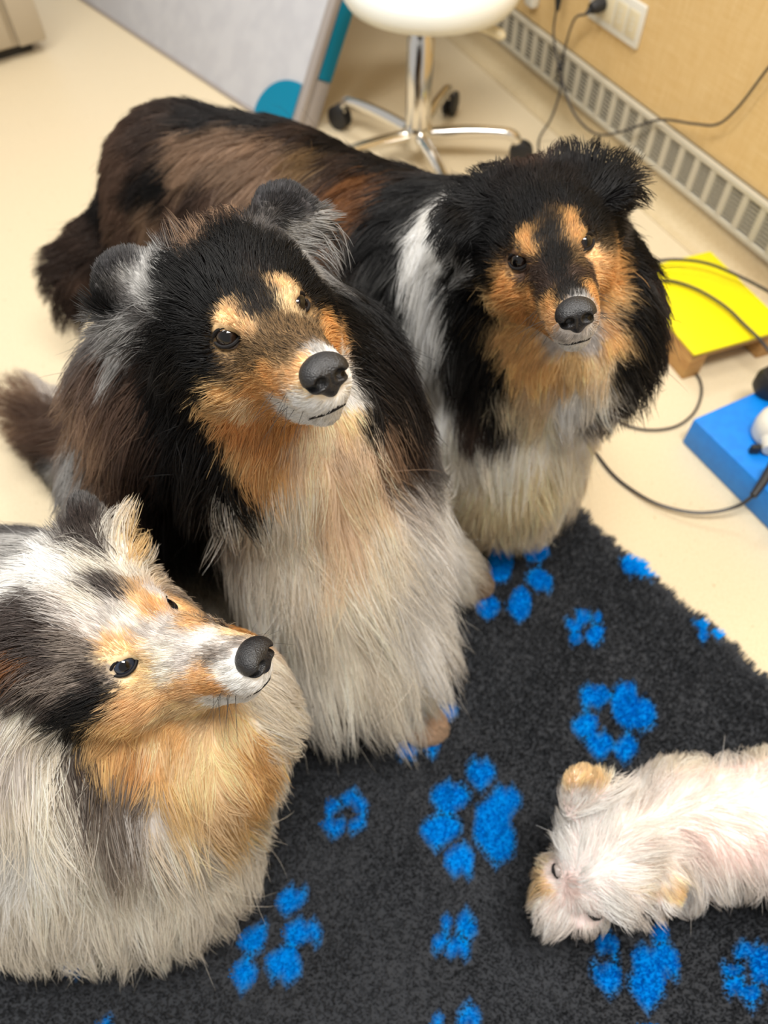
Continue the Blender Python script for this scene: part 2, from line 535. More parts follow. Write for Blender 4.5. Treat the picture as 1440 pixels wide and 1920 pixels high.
YH = 0.085
ya = G(1303, 664, YH)
ax_ = np.array([math.cos(math.radians(20)), math.sin(math.radians(20)), 0]); ay_ = np.array([-ax_[1], ax_[0], 0])
platform('yellow_platform', 'bright yellow topped wooden platform on the floor beside the wall', ya, ax_, ay_, 0.255, 0.31, YH, 0.008, 'yellow', False)
BH = 0.075
ba = G(1300, 785, BH); bb = G(1440, 922, BH); bc = G(1425, 713, BH)
bx_ = (bb - ba); bx_ /= np.linalg.norm(bx_)
by_ = np.array([-bx_[1], bx_[0], 0])
if by_ @ (bc - ba) < 0: by_ = -by_
platform('blue_platform', 'bright blue painted block on the floor under the white device', ba, bx_, by_, 0.50, 0.42, BH, 0.0, 'blue', True)

# white device with black fittings standing on the blue block
dv = G(1462, 800, BH + 0.035)
de = empty('white_device', (dv[0], dv[1], BH))
tag(de, 'white rounded device with black fittings standing on the blue block', 'device')
bm_obj('housing', lathe_bm([(0, 0.0), (0.036, 0.0), (0.045, 0.008), (0.047, 0.03), (0.044, 0.05), (0.034, 0.062), (0.018, 0.066), (0, 0.066)], (dv[0], dv[1], BH + 0.001), 40), M['plastic_white'], de)
k0 = np.array([dv[0] - 0.015, dv[1] - 0.035, BH + 0.03]); kk = G(1408, 932, 0.05)
bm_obj('front_collar', tube_bm([np.array([dv[0] - 0.02, dv[1] - 0.03, BH + 0.025]), np.array([dv[0] - 0.028, dv[1] - 0.052, BH + 0.022])], [0.024, 0.016], 18), M['plastic_white'], de)
bm_obj('strain_relief', tube_bm([G(1452, 868, BH + 0.035), G(1432, 902, BH + 0.022), G(1412, 930, BH + 0.008)], [0.010, 0.009, 0.007], 12), M['black_rubber'], de)
bm_obj('latch', box_bm(G(1416, 842, BH + 0.012), (0.02, 0.012, 0.02), None, 0.003), M['black_rubber'], de)
bk = G(1450, 715, BH + 0.03)
b_ = empty('black_knob', (bk[0], bk[1], BH))
tag(b_, 'black rounded knob shaped gadget on the far end of the blue block', 'gadget')
bm_obj('grip', lathe_bm([(0, 0), (0.03, 0), (0.036, 0.01), (0.036, 0.035), (0.028, 0.05), (0, 0.054)], (bk[0], bk[1], BH + 0.001), 32), M['black_rubber'], b_)
bm_obj('cap', lathe_bm([(0, 0.0), (0.02, 0.0), (0.02, 0.006), (0.016, 0.009), (0, 0.009)], (bk[0], bk[1], BH + 0.055), 24), M['black_rubber'], b_)

cable('floor_cable', 'dark cable curving over the floor from the blue block towards the mat',
      [G(1412, 930, BH + 0.008), G(1385, 948, 0.05), G(1340, 960, 0.03), G(1290, 960, 0.02), G(1230, 944, 0.012), G(1180, 915, 0.006), G(1145, 885, 0.005), G(1110, 840, 0.005), G(1060, 780, 0.005)], 0.0035)
cable('floor_cable', 'thin dark cable looping on the floor between the two painted platforms',
      [G(1296, 690, 0.006), G(1312, 712, 0.005), G(1315, 740, 0.005), G(1300, 775, 0.005), G(1265, 800, 0.005), G(1215, 806, 0.005), G(1170, 795, 0.005), G(1130, 770, 0.005)], 0.0028)
cable('platform_cable', 'upper of two dark cables arching over the yellow platform',
      [G(1180, 500, 0.10), G(1228, 490, 0.11), G(1275, 487, 0.115), G(1330, 495, 0.115), G(1390, 520, 0.11), G(1440, 546, 0.105), G(1520, 590, 0.10)], 0.0036)
cable('platform_cable', 'lower of two dark cables lying across the yellow platform',
      [G(1180, 520, 0.10), G(1232, 526, 0.094), G(1265, 528, 0.094), G(1310, 544, 0.097), G(1360, 575, 0.098), G(1395, 608, 0.096), G(1422, 634, 0.098), G(1444, 660, 0.09), G(1462, 676, 0.07)], 0.0036)

# ------------------------------------------------------------------ fleece mat with paw prints
MAT_Z = 0.014
e0 = G(1113, 984, 0.012)[:2]; e1 = G(1440, 1272, 0.012)[:2]
mr = (e1 - e0) / np.linalg.norm(e1 - e0)                     # along the right edge, towards the photographer
mp = np.array([mr[1], -mr[0]])
if mp[0] > 0: mp = -mp                                       # along the far edge, to the left
mc0 = e0 - mr * 0.125
ML, MW = 1.55, 1.35
mo = empty('fleece_mat', (*map(float, mc0 + mr * ML / 2 + mp * MW / 2), 0.0))
tag(mo, 'dark grey fleece mat printed with bright blue paw prints', 'mat')
rng = np.random.default_rng(5)


def edge_wob(t, ph):
    return 0.004 * np.sin(t * 37 + ph) + 0.003 * np.sin(t * 83 + 2 * ph) + 0.002 * np.sin(t * 171 + ph)


na, nb = 110, 96
A, B = np.meshgrid(np.linspace(0, 1, na), np.linspace(0, 1, nb), indexing='ij')
a_ = A * ML + edge_wob(B * MW, 1.0) * (1 - 2 * A)
b_ = B * MW + edge_wob(A * ML, 2.0) * (1 - 2 * B)
X = mc0[0] + mr[0] * a_ + mp[0] * b_
Y = mc0[1] + mr[1] * a_ + mp[1] * b_
Z = MAT_Z * 0.62 + 0.0012 * np.sin(X * 31 + 1) * np.sin(Y * 27)
top = np.stack([X, Y, Z], -1).reshape(-1, 3)
bot = top.copy(); bot[:, 2] = 0.0005
idx = lambda i, j: i * nb + j
faces = []
NV = na * nb
for i in range(na - 1):
    for j in range(nb - 1):
        faces.append((idx(i, j), idx(i + 1, j), idx(i + 1, j + 1), idx(i, j + 1)))
        faces.append((NV + idx(i, j), NV + idx(i, j + 1), NV + idx(i + 1, j + 1), NV + idx(i + 1, j)))
bd = [idx(i, 0) for i in range(na)] + [idx(na - 1, j) for j in range(1, nb)] + [idx(i, nb - 1) for i in range(na - 2, -1, -1)] + [idx(0, j) for j in range(nb - 2, 0, -1)]
for q0, q1 in zip(bd, bd[1:] + bd[:1]): faces.append((q0, NV + q0, NV + q1, q1))


def ell(x, y, rx, ry, ang=0.0, n=20):
    a = np.linspace(0, 2 * math.pi, n, endpoint=False)
    c, s = math.cos(math.radians(ang)), math.sin(math.radians(ang))
    ex, ey = rx * np.cos(a), ry * np.sin(a)
    return [(x + c * u - s * v, y + s * u + c * v) for u, v in zip(ex, ey)]


blobs = []
Z2 = lambda p: [(840 + x / 2.4, 900 + y / 2.4) for x, y in p]
Z3 = lambda p: [(400 + x / 2.25, 1380 + y / 2.25) for x, y in p]
Z5 = lambda p: [(1000 + x / 3.273, 1640 + y / 3.273) for x, y in p]
for e in ((240, 355, 57, 102), (395, 318, 62, 48), (415, 450, 58, 48, 35), (325, 555, 52, 78), (180, 570, 55, 52), (610, 610, 28, 36, -25), (675, 615, 18, 28), (570, 652, 36, 26, 25), (578, 712, 32, 29),
          (1145, 645, 30, 22), (1150, 695, 24, 27), (1215, 690, 32, 18, 40), (665, 970, 66, 52, -15), (620, 1103, 68, 46, -25), (683, 1190, 58, 60, -40), (800, 1208, 48, 62, 30), (5, 1040, 34, 34)):
    blobs.append(Z2(ell(*e)))
blobs.append(Z2([(780, 375), (800, 340), (840, 330), (890, 370), (940, 410), (960, 440), (880, 425), (790, 420)]))
blobs.append(Z2([(750, 265), (775, 275), (800, 310), (780, 300)]))
blobs.append(Z2([(622, 680), (660, 658), (715, 665), (692, 700), (657, 752), (627, 722)]))
blobs.append(Z2([(735, 1010), (760, 930), (810, 902), (845, 925), (860, 975), (920, 1000), (938, 1060), (900, 1107), (830, 1117), (760, 1090)]))
for e in ((1130, 160, 55, 62, 15), (1000, 258, 76, 62, 20), (955, 400, 84, 58, -15), (1035, 520, 66, 70, 35), (495, 295, 30, 40), (570, 262, 28, 32), (615, 290, 32, 38, 20), (600, 365, 38, 26, -20), (815, 55, 42, 40),
          (930, 40, 34, 24, -20), (985, 785, 27, 28), (1052, 775, 24, 38, 10), (1085, 820, 26, 32, 30), (952, 862, 30, 33), (320, 695, 64, 50, -20), (368, 825, 84, 52), (125, 1005, 60, 64, -30), (165, 850, 70, 50, -30), (940, 1195, 40, 24, -15)):
    blobs.append(Z3(ell(*e)))
blobs.append(Z3([(1095, 360), (1110, 300), (1165, 265), (1190, 225), (1240, 206), (1292, 245), (1285, 310), (1260, 350), (1266, 430), (1252, 515), (1195, 522), (1140, 460), (1100, 410)]))
blobs.append(Z3([(440, 370), (490, 340), (560, 355), (557, 400), (530, 427), (480, 405)]))
blobs.append(Z3([(970, 932), (985, 890), (1015, 846), (1050, 870), (1082, 905), (1062, 930), (1010, 937)]))
blobs.append(Z3([(207, 935), (270, 895), (335, 888), (372, 930), (362, 1010), (310, 1042), (268, 1020)]))
blobs.append(Z3([(1035, 1200), (1080, 1150), (1127, 1130), (1120, 1230), (1040, 1230)]))
blobs.append(ell(133, 1812, 15, 13)); blobs.append(ell(191, 1918, 16, 8))
for e in ((455, 425, 75, 62), (458, 625, 92, 88, 30), (780, 345, 56, 62), (1300, 465, 60, 46, -20), (1225, 585, 70, 36, -5), (1245, 690, 52, 56, 30), (1340, 725, 52, 56, 35), (1425, 555, 92, 118)):
    blobs.append(Z5(ell(*e)))
blobs.append(Z5([(598, 480), (650, 440), (740, 450), (800, 430), (890, 470), (907, 570), (820, 650), (770, 760), (690, 838), (640, 780), (603, 690), (618, 600)]))
blobs.append(Z5([(640, 912), (700, 905), (770, 912), (770, 940), (640, 940)]))
blobs_w = [np.array([G(x, y, MAT_Z)[:2] for x, y in p]) for p in blobs]
blobs_w = [(p - p.mean(0)) * 1.02 + p.mean(0) for p in blobs_w]


def paw_mask(xy):
    m = np.zeros(len(xy), bool)
    for P in blobs_w:
        lo, hi = P.min(0), P.max(0)
        sel = np.where((xy >= lo).all(1) & (xy <= hi).all(1))[0]
        if not len(sel): continue
        q = xy[sel]; c = np.zeros(len(q), bool)
        for (x0, y0), (x1, y1) in zip(P, np.roll(P, -1, 0)):
            cond = (y0 > q[:, 1]) != (y1 > q[:, 1])
            xi = (x1 - x0) * (q[:, 1] - y0) / (y1 - y0 + 1e-15) + x0
            c ^= cond & (q[:, 0] < xi)
        m[sel] |= c
    return m


def attr_mat(name, attr='tint', rough=0.6, spec=0.3, sheen=0.0, matte=False):
    m = bpy.data.materials.new(name); m.use_nodes = True
    nt = m.node_tree; b = nt.nodes['Principled BSDF']
    a = nt.nodes.new('ShaderNodeAttribute'); a.attribute_name = attr
    if matte:
        d = nt.nodes.new('ShaderNodeBsdfDiffuse')
        nt.links.new(a.outputs['Color'], d.inputs['Color'])
        nt.links.new(d.outputs[0], nt.nodes['Material Output'].inputs[0])
        nt.nodes.remove(b)
        return m
    nt.links.new(a.outputs['Color'], b.inputs['Base Color'])
    b.inputs['Roughness'].default_value = rough
    b.inputs['Specular IOR Level'].default_value = spec
    b.inputs['Sheen Weight'].default_value = sheen
    return m


def add_tint(me, cols):
    at = me.attributes.new('tint', 'FLOAT_COLOR', 'POINT')
    at.data.foreach_set('color', np.concatenate([cols, np.ones((len(cols), 1))], 1).astype(np.float32).ravel())


def hair_object(name, pts, radius, cols, mat, parent):
    """pts (n, k, 3), radius (k,) or (n, k), cols (n, 3) or (n, k, 3)"""
    n, k, _ = pts.shape
    h = bpy.data.hair_curves.new(name)
    h.add_curves([k] * n)
    h.points.foreach_set('position', pts.astype(np.float32).ravel())
    ra = h.attributes.get('radius') or h.attributes.new('radius', 'FLOAT', 'POINT')
    rr = np.broadcast_to(radius, (n, k)).astype(np.float32)
    ra.data.foreach_set('value', rr.ravel())
    c3 = cols if cols.ndim == 3 else np.repeat(cols[:, None, :], k, 1)
    c4 = np.concatenate([c3, np.ones((n, k, 1))], 2).astype(np.float32)
    at = h.attributes.new('tint', 'FLOAT_COLOR', 'POINT')
    at.data.foreach_set('color', c4.ravel())
    h.materials.append(mat)
    o = bpy.data.objects.new(name, h)
    return link(o, parent)


M['mat_base'] = attr_mat('fleece_base', matte=True)
M['pile'] = attr_mat('fleece_pile', matte=True)
base = mesh_obj('backing', np.vstack([top, bot]), faces, M['mat_base'], mo, True)
C_GREY, C_BLUE = lin((68, 70, 74)), lin((4, 144, 232))
mk = paw_mask(np.vstack([top, bot])[:, :2])
add_tint(base.data, np.where(mk[:, None], C_BLUE, C_GREY) * 0.8)
NP = int(350000 * PILE)
ra_, rb_ = rng.random(NP), rng.random(NP)
aa = ra_ * ML + edge_wob(rb_ * MW, 1.0) * (1 - 2 * ra_); bb_ = rb_ * MW + edge_wob(ra_ * ML, 2.0) * (1 - 2 * rb_)
px_ = mc0[0] + mr[0] * aa + mp[0] * bb_; py_ = mc0[1] + mr[1] * aa + mp[1] * bb_
# keep only the pile of the part of the mat within reach of the picture
dd = np.stack([px_, py_, np.full(NP, MAT_Z)], 1) - CPOS
keep = (np.abs(dd @ AX_R / (dd @ AX_F)) < 1.1) & ((dd @ AX_U) / (dd @ AX_F) > -1.3)
px_, py_ = px_[keep], py_[keep]; NP = len(px_)
root = np.stack([px_, py_, np.full(NP, MAT_Z * 0.45)], 1)
ang = 2 * math.pi * rng.random(NP) ; ln = rng.uniform(0.6, 1.25, NP)
cl = np.sin(px_ * 230 + 3 * np.sin(py_ * 140)) * 1.3 + np.sin(py_ * 260 + 3 * np.sin(px_ * 170))
tilt_ = 0.2 * rng.random(NP)
dirx = np.cos(ang + cl) * tilt_; diry = np.sin(ang + cl) * tilt_
edge_d = np.minimum.reduce([ra_[keep] * ML, rb_[keep] * MW])
outv = np.where((ra_[keep] * ML < rb_[keep] * MW)[:, None], -mr[None, :], -mp[None, :]) * np.clip(1 - edge_d / 0.02, 0, 1)[:, None]
hgt = 0.0105 * ln
pts = np.zeros((NP, 3, 3))
pts[:, 0] = root
pts[:, 1] = root + np.stack([dirx * hgt * 0.4 + outv[:, 0] * 0.006, diry * hgt * 0.4 + outv[:, 1] * 0.006, hgt * 0.6], 1)
pts[:, 2] = root + np.stack([dirx * hgt * 1.2 + outv[:, 0] * 0.014, diry * hgt * 1.2 + outv[:, 1] * 0.014, hgt * (0.95 - 0.4 * np.linalg.norm(outv, axis=1))], 1)
mk = paw_mask(pts[:, 1, :2] + rng.normal(0, 0.0005, (NP, 2)))
var = rng.uniform(0.6, 1.4, NP)[:, None] * (1 + 0.22 * np.sin(px_ * 320 + 4 * np.sin(py_ * 210)))[:, None]
cols = np.where(mk[:, None], C_BLUE * (0.75 + 0.3 * var), C_GREY * var)
fz = hair_object('pile', pts, np.array([0.0008, 0.0008, 0.0004]), cols, M['pile'], mo)
tag(fz, kind='stuff')

# ------------------------------------------------------------------ animals: bodies as one blended surface
import openvdb


def nrm(v):
    v = np.asarray(v, float)
    return v / (np.linalg.norm(v) + 1e-12)


class Body:
    """a list of soft blended volumes turned into one continuous mesh; keeps its distance field for combing the coat"""

    def __init__(self, vox=0.006):
        self.p = []; self.vox = vox

    def ell(self, c, r, axes=None, k=0.03, sub=False):
        self.p.append(('e', np.array(c, float), np.array(r, float), None if axes is None else np.array([nrm(a) for a in axes]), k, sub)); return self

    def cap(self, a, b, ra, rb, k=0.03):
        self.p.append(('c', np.array(a, float), np.array(b, float), ra, rb, k)); return self

    def chain(self, pts, rs, k=0.03):
        for i in range(len(pts) - 1): self.cap(pts[i], pts[i + 1], rs[i], rs[i + 1], k)
        return self

    def build(self, pad=0.05):
        lo = np.full(3, 1e9); hi = -lo
        for q in self.p:
            if q[0] == 'e':
                if q[5]: continue
                m = q[2].max(); lo = np.minimum(lo, q[1] - m); hi = np.maximum(hi, q[1] + m)
            else:
                for c, r in ((q[1], q[3]), (q[2], q[4])): lo = np.minimum(lo, c - r); hi = np.maximum(hi, c + r)
        lo -= pad; hi += pad
        v = self.vox
        n = np.ceil((hi - lo) / v).astype(int) + 1
        self.lo = lo
        F = np.full(n, 0.3, np.float32)
        gx = [lo[i] + v * np.arange(n[i]) for i in range(3)]
        for q in self.p:
            k = q[4] if q[0] == 'e' else q[5]
            if q[0] == 'e':
                mlo = q[1] - q[2].max(); mhi = q[1] + q[2].max()
            else:
                mlo = np.minimum(q[1] - q[3], q[2] - q[4]); mhi = np.maximum(q[1] + q[3], q[2] + q[4])
            ext = 0.10 if not (q[0] == 'e' and q[5]) else 0.03
            i0 = np.clip(((mlo - ext - lo) / v).astype(int), 0, n); i1 = np.clip(((mhi + ext - lo) / v).astype(int) + 2, 0, n)
            sl = tuple(slice(a, b) for a, b in zip(i0, i1))
            P = np.stack(np.meshgrid(*[gx[i][sl[i]] for i in range(3)], indexing='ij'), -1).astype(np.float32)
            if q[0] == 'e':
                d = P - q[1].astype(np.float32)
                if q[3] is not None: d = d @ q[3].T.astype(np.float32)
                r = q[2].astype(np.float32)
                k0 = np.sqrt(((d / r) ** 2).sum(-1)); k1 = np.sqrt(((d / (r * r)) ** 2).sum(-1)) + 1e-6
                s = k0 * (k0 - 1) / k1
            else:
                ba = (q[2] - q[1]).astype(np.float32); pa = P - q[1].astype(np.float32)
                h = np.clip(pa @ ba / (ba @ ba), 0, 1)
                s = np.sqrt(((pa - h[..., None] * ba) ** 2).sum(-1)) - (q[3] + (q[4] - q[3]) * h)
            cur = F[sl]
            if q[0] == 'e' and q[5]:
                h = np.clip(0.5 - 0.5 * (cur + s) / k, 0, 1)
                F[sl] = cur * (1 - h) - s * h + k * h * (1 - h)
            else:
                h = np.clip(0.5 + 0.5 * (cur - s) / k, 0, 1)
                F[sl] = cur * (1 - h) + s * h - k * h * (1 - h)
        self.F = F; self.n = n
        g = openvdb.FloatGrid(0.3)
        g.copyFromArray(F)
        pts, quads = g.convertToQuads(0.0)
        self.verts = pts.astype(float) * v + lo
        self.faces = quads[:, ::-1]
        rel = self.verts[:, :2] - mc0
        on_mat = (rel @ mr > 0) & (rel @ mp > 0) & (rel @ mr < ML) & (rel @ mp < MW)
        if pad > 0.02: self.verts[:, 2] = np.maximum(self.verts[:, 2], np.where(on_mat, 0.0125, 0.001))      # soles rest flat on what carries them
        # outward normals check
        a, b, c = self.verts[self.faces[0][0]], self.verts[self.faces[0][1]], self.verts[self.faces[0][2]]
        nn = np.cross(b - a, c - a)
        if nn @ self.grad(np.array([a]))[0] < 0: self.faces = self.faces[:, ::-1]
        self.bvh = BVHTree.FromPolygons(self.verts.tolist(), self.faces.tolist())
        return self

    def dist(self, P):
        q = (P - self.lo) / self.vox
        q = np.clip(q, 0, self.n - 1.001)
        i = q.astype(int); f = q - i
        F = self.F
        x, y, z = i[:, 0], i[:, 1], i[:, 2]; fx, fy, fz_ = f[:, 0], f[:, 1], f[:, 2]
        c00 = F[x, y, z] * (1 - fx) + F[x + 1, y, z] * fx
        c10 = F[x, y + 1, z] * (1 - fx) + F[x + 1, y + 1, z] * fx
        c01 = F[x, y, z + 1] * (1 - fx) + F[x + 1, y, z + 1] * fx
        c11 = F[x, y + 1, z + 1] * (1 - fx) + F[x + 1, y + 1, z + 1] * fx
        return (c00 * (1 - fy) + c10 * fy) * (1 - fz_) + (c01 * (1 - fy) + c11 * fy) * fz_

    def grad(self, P):
        e = self.vox * 1.5
        g = np.stack([self.dist(P + np.eye(3)[i] * e) - self.dist(P - np.eye(3)[i] * e) for i in range(3)], 1)
        return g / (np.linalg.norm(g, axis=1)[:, None] + 1e-9)


class Head:
    def __init__(self, pos, fwd, left, up, sc=1.0):
        self.o = np.array(pos, float); self.A = np.array([nrm(fwd), nrm(left), nrm(up)]); self.s = sc

    def __call__(self, x, y, z): return self.o + self.s * (np.array([x, y, z]) @ self.A)


def collie_head(B, h):
    s = h.s; ax = h.A
    B.ell(h(-.012, 0, .002), np.array([.088, .062, .056]) * s, ax, .02)
    B.ell(h(.01, .036, -.022), np.array([.055, .030, .042]) * s, ax, .02)
    B.ell(h(.01, -.036, -.022), np.array([.055, .030, .042]) * s, ax, .02)
    B.cap(h(.045, 0, -.012), h(.152, 0, -.020), .040 * s, .0225 * s, .02)
    B.cap(h(.055, 0, .008), h(.156, 0, -.008), .024 * s, .0145 * s, .02)
    B.cap(h(.03, 0, -.046), h(.138, 0, -.042), .034 * s, .0155 * s, .010)
    for y in (1, -1):
        B.ell(h(.046, .024 * y, .027), np.array([.024, .017, .015]) * s, ax, .014)
        B.ell(h(.068, .036 * y, .014), np.array([.014, .012, .010]) * s, ax, .008, True)


def ear(B, base, mid, tip, w, normal, th=.0065, k=.012):
    """a leaf shaped flap from base over mid to tip"""
    base, mid, tip = map(np.array, (base, mid, tip))
    for a, b, ww in ((base, mid, w * 1.18), (base * .35 + mid * .65, mid * .4 + tip * .6, w * .86), (mid * .6 + tip * .4, tip, w * .5)):
        d = b - a; L = np.linalg.norm(d); u = d / L
        n_ = nrm(np.array(normal) - u * (np.array(normal) @ u)); v_ = np.cross(n_, u)
        B.ell((a + b) / 2, (L * .68, ww / 2, th), (u, v_, n_), k)


def body_mesh(name, B, parent):
    me = bpy.data.meshes.new(name)
    me.from_pydata(B.verts.tolist(), [], B.faces.tolist())
    me.polygons.foreach_set('use_smooth', [True] * len(me.polygons))
    me.update()
    return link(bpy.data.objects.new(name, me), parent)


def small_sdf(name, prims, vox, mat, parent, sm=True):
    b = Body(vox)
    for q in prims: b.p.append(q)
    b.build(0.006)
    me = bpy.data.meshes.new(name)
    me.from_pydata(b.verts.tolist(), [], b.faces.tolist())
    me.polygons.foreach_set('use_smooth', [sm] * len(me.polygons))
    me.materials.append(mat)
    return link(bpy.data.objects.new(name, me), parent)


def dog_nose(h, parent, off=(0, 0, 0), sc=1.0):
    s = h.s * sc; ax = h.A
    o = np.array(off)
    H = lambda x, y, z: h(o[0] + x * sc, o[1] + y * sc, o[2] + z * sc)
    E = lambda c, r, k, sub=False: ('e', H(*c), np.array(r) * s, ax, k, sub)
    # broad pad, two wings, nostrils and the groove between them
    pr = [E((.172, 0, -.004), (.016, .0195, .0135), .004), E((.178, .010, -.008), (.011, .0105, .0115), .006), E((.178, -.010, -.008), (.011, .0105, .0115), .006),
          E((.174, 0, -.018), (.010, .008, .010), .006)]
    for y in (1, -1):
        pr.append(E((.190, .0090 * y, -.009), (.009, .0054, .0052), .0022, True))
        pr.append(E((.184, .0165 * y, -.012), (.011, .0055, .0034), .002, True))
    pr.append(E((.192, 0, -.016), (.006, .0012, .012), .0015, True))
    return small_sdf('nose', pr, .0011 * s, M['nose'], parent)


def eye_mat(name, iris, rim):
    m = mat_new(name, (10, 8, 8), 0.03, 0, 0.5, 0.0)
    nt = m.node_tree; b = nt.nodes['Principled BSDF']
    a = nt.nodes.new('ShaderNodeAttribute'); a.attribute_name = 'tint'
    nt.links.new(a.outputs['Color'], b.inputs['Base Color'])
    b.inputs['Coat Roughness'].default_value = 0.02
    m['iris'] = iris; m['rim'] = rim
    return m


def dog_eye(parent, c, look, upv, r, iris, white=(150, 140, 135), lid_w=1.25, lid_h=0.86):
    """eyeball with cornea, iris and pupil, and a dark eyelid rim as its sub-part"""
    look = nrm(look); side = nrm(np.cross(upv, look)); upv = np.cross(look, side)
    bm = bmesh.new()
    bmesh.ops.create_uvsphere(bm, u_segments=40, v_segments=28, radius=1.0)
    me = bpy.data.meshes.new('eyeball')
    cols = []
    for v in bm.verts:
        z = v.co.z
        th = math.acos(max(-1, min(1, z)))
        if th < 0.40: cc = lin((6, 5, 6))
        elif th < 0.78: cc = lin(iris)
        elif th < 0.90: cc = lin(iris) * 0.25
        else: cc = lin(white)
        cols.append(cc)
        bul = 1.0 + 0.10 * math.exp(-(th / 0.5) ** 2)
        p = c + r * bul * (side * v.co.x + upv * v.co.y + look * v.co.z)
        v.co = Vector(p.tolist())
    for f in bm.faces: f.smooth = True
    bm.to_mesh(me); bm.free()
    add_tint(me, np.array(cols))
    me.materials.append(M['eye'])
    o = link(bpy.data.objects.new('eyeball', me), parent)
    # almond shaped rim hugging the ball
    ring = []
    for a in np.linspace(0, 2 * math.pi, 41)[:-1]:
        x = lid_w * 0.80 * math.cos(a); y = lid_h * 0.72 * math.sin(a) * (1 - 0.25 * abs(math.cos(a)) ** 3)
        zz = math.sqrt(max(0.05, 1.06 ** 2 - min(1.0, x * x + y * y)))
        ring.append(c + r * (side * x + upv * y + look * zz))
    ring.append(ring[0]); ring.append(ring[1])
    bm_obj('eyelid', tube_bm(ring, r * 0.14, 8, cap=False), M['eyelid'], o)
    return o


M['eye'] = eye_mat('wet_eye', 0, 0)



def snap(B, P, out=0.0):
    q = B.bvh.find_nearest(Vector(np.asarray(P).tolist()))
    return np.array(q[0]) + np.array(q[1]) * out


def dog_mouth(B, h, parent):
    pts = [snap(B, h(*p), .0012) for p in ((.140, -.030, -.054), (.150, -.021, -.048), (.162, -.010, -.041), (.168, 0, -.036), (.162, .010, -.041), (.150, .021, -.048), (.140, .030, -.054))]
    bm_obj('mouth', tube_bm(catmull(pts, 5), [.0004, .0009, .0015, .0016, .0015, .0009, .0004], 8), M['eyelid'], parent)


def whiskers(B, h, parent, rng, col):
    P = []
    for y in (1, -1):
        for i in range(11):
            r0 = snap(B, h(rng.uniform(.11, .155), .035 * y, rng.uniform(-.045, -.015)))
            d = nrm(h(rng.uniform(-.2, .7), y * rng.uniform(.7, 1.2), rng.uniform(-.9, .1)) - h.o)
            L_ = rng.uniform(.02, .045)
            t = np.linspace(0, 1, 5)[:, None]
            P.append(r0 + d * L_ * t + np.array([0, 0, -1]) * .25 * L_ * t ** 2)
    P = np.array(P)
    hair_object('whiskers', P, np.array([.00022, .0002, .00016, .0001, .00005]), np.tile(col, (len(P), 1)), M['coat'], parent)


DOGS = []

# --- dog sitting in the middle
Hm = Head((-.122, .52, .752), (.442, -.768, .464), (.845, .53, .072), (-.301, .36, .883))
Bm = Body()
collie_head(Bm, Hm)
camdir = -AX_F
ear(Bm, D(285, 590, .70), D(245, 530, .68), D(205, 485, .655), .088, camdir)
ear(Bm, D(545, 465, .73), D(526, 400, .70), D(513, 352, .68), .078, camdir)
Bm.ell(Hm(-.035, 0, .045), (.062, .060, .036), Hm.A, .03)
Bm.cap((-.14, .56, .70), (-.10, .60, .50), .085, .125, .05)
Bm.ell((-.12, .585, .575), (.150, .145, .145), None, .05)
Bm.ell(D(330, 770, .90), (.105, .105, .13), None, .05).ell(D(270, 900, .98), (.09, .09, .11), None, .05)
Bm.ell((-.065, .535, .36), (.135, .135, .185), None, .06)
Bm.ell((-.045, .465, .215), (.130, .115, .14), None, .05)
Bm.cap((-.1, .62, .42), (-.33, .74, .22), .15, .155, .06)
Bm.ell((-.32, .62, .14), (.13, .09, .125), None, .04)
Bm.ell((-.23, .85, .14), (.13, .09, .125), None, .04)
Bm.chain([(-.02, .45, .28), (.02, .42, .12), (.045, .405, .035)], [.055, .036, .028], .03)
Bm.ell((.066, .395, .028), (.038, .030, .022), ((.9, -.3, -.1), (.3, .9, 0), (0, 0, 1)), .015)
Bm.chain([(.02, .60, .30), (.10, .635, .14), (.145, .655, .035)], [.055, .036, .028], .03)
Bm.ell((.164, .660, .028), (.038, .030, .022), ((.9, -.1, -.1), (.1, .9, 0), (0, 0, 1)), .015)
Bm.ell((-.19, .52, .03), (.06, .035, .028), None, .02).ell((-.08, .86, .03), (.06, .035, .028), None, .02)
Bm.chain([(-.44, .80, .12), (-.62, .93, .08), (-.75, 1.05, .08)], [.06, .06, .04], .03)
Bm.build()

# --- dog standing behind
Hb = Head((.181, .701, .707), (-.026, -.947, .321), (.958, .068, .278), (-.285, .315, .905))
Bb = Body()
collie_head(Bb, Hb)
ear(Bb, D(915, 415, .86), D(876, 378, .84), D(846, 440, .81), .072, camdir)
ear(Bb, D(1105, 360, .84), D(1132, 315, .82), D(1170, 372, .79), .076, camdir)
Bb.cap((.18, .76, .67), (.13, .88, .53), .08, .125, .05)
Bb.ell((.215, .80, .545), (.140, .125, .150), None, .05)
Bb.ell((.21, .79, .34), (.125, .115, .18), None, .06)
Bb.ell((.215, .775, .22), (.115, .095, .12), None, .05)
Bb.ell(D(1125, 655, .96), (.06, .08, .11), None, .05)
Bb.cap((.05, .95, .48), (-.19, 1.13, .465), .145, .135, .06)
Bb.cap((-.19, 1.13, .465), (-.38, 1.28, .445), .135, .130, .06)
Bb.ell((-.42, 1.22, .34), (.10, .08, .14), None, .05).ell((-.35, 1.38, .34), (.10, .08, .14), None, .05)
Bb.chain([(-.43, 1.20, .27), (-.48, 1.20, .15), (-.46, 1.18, .03)], [.06, .034, .026], .03)
Bb.chain([(-.33, 1.40, .27), (-.37, 1.42, .15), (-.34, 1.41, .03)], [.06, .034, .026], .03)
Bb.chain([(.14, .83, .30), (.15, .815, .14), (.155, .80, .03)], [.055, .034, .028], .03)
Bb.chain([(.28, .84, .30), (.29, .825, .14), (.295, .81, .03)], [.055, .034, .028], .03)
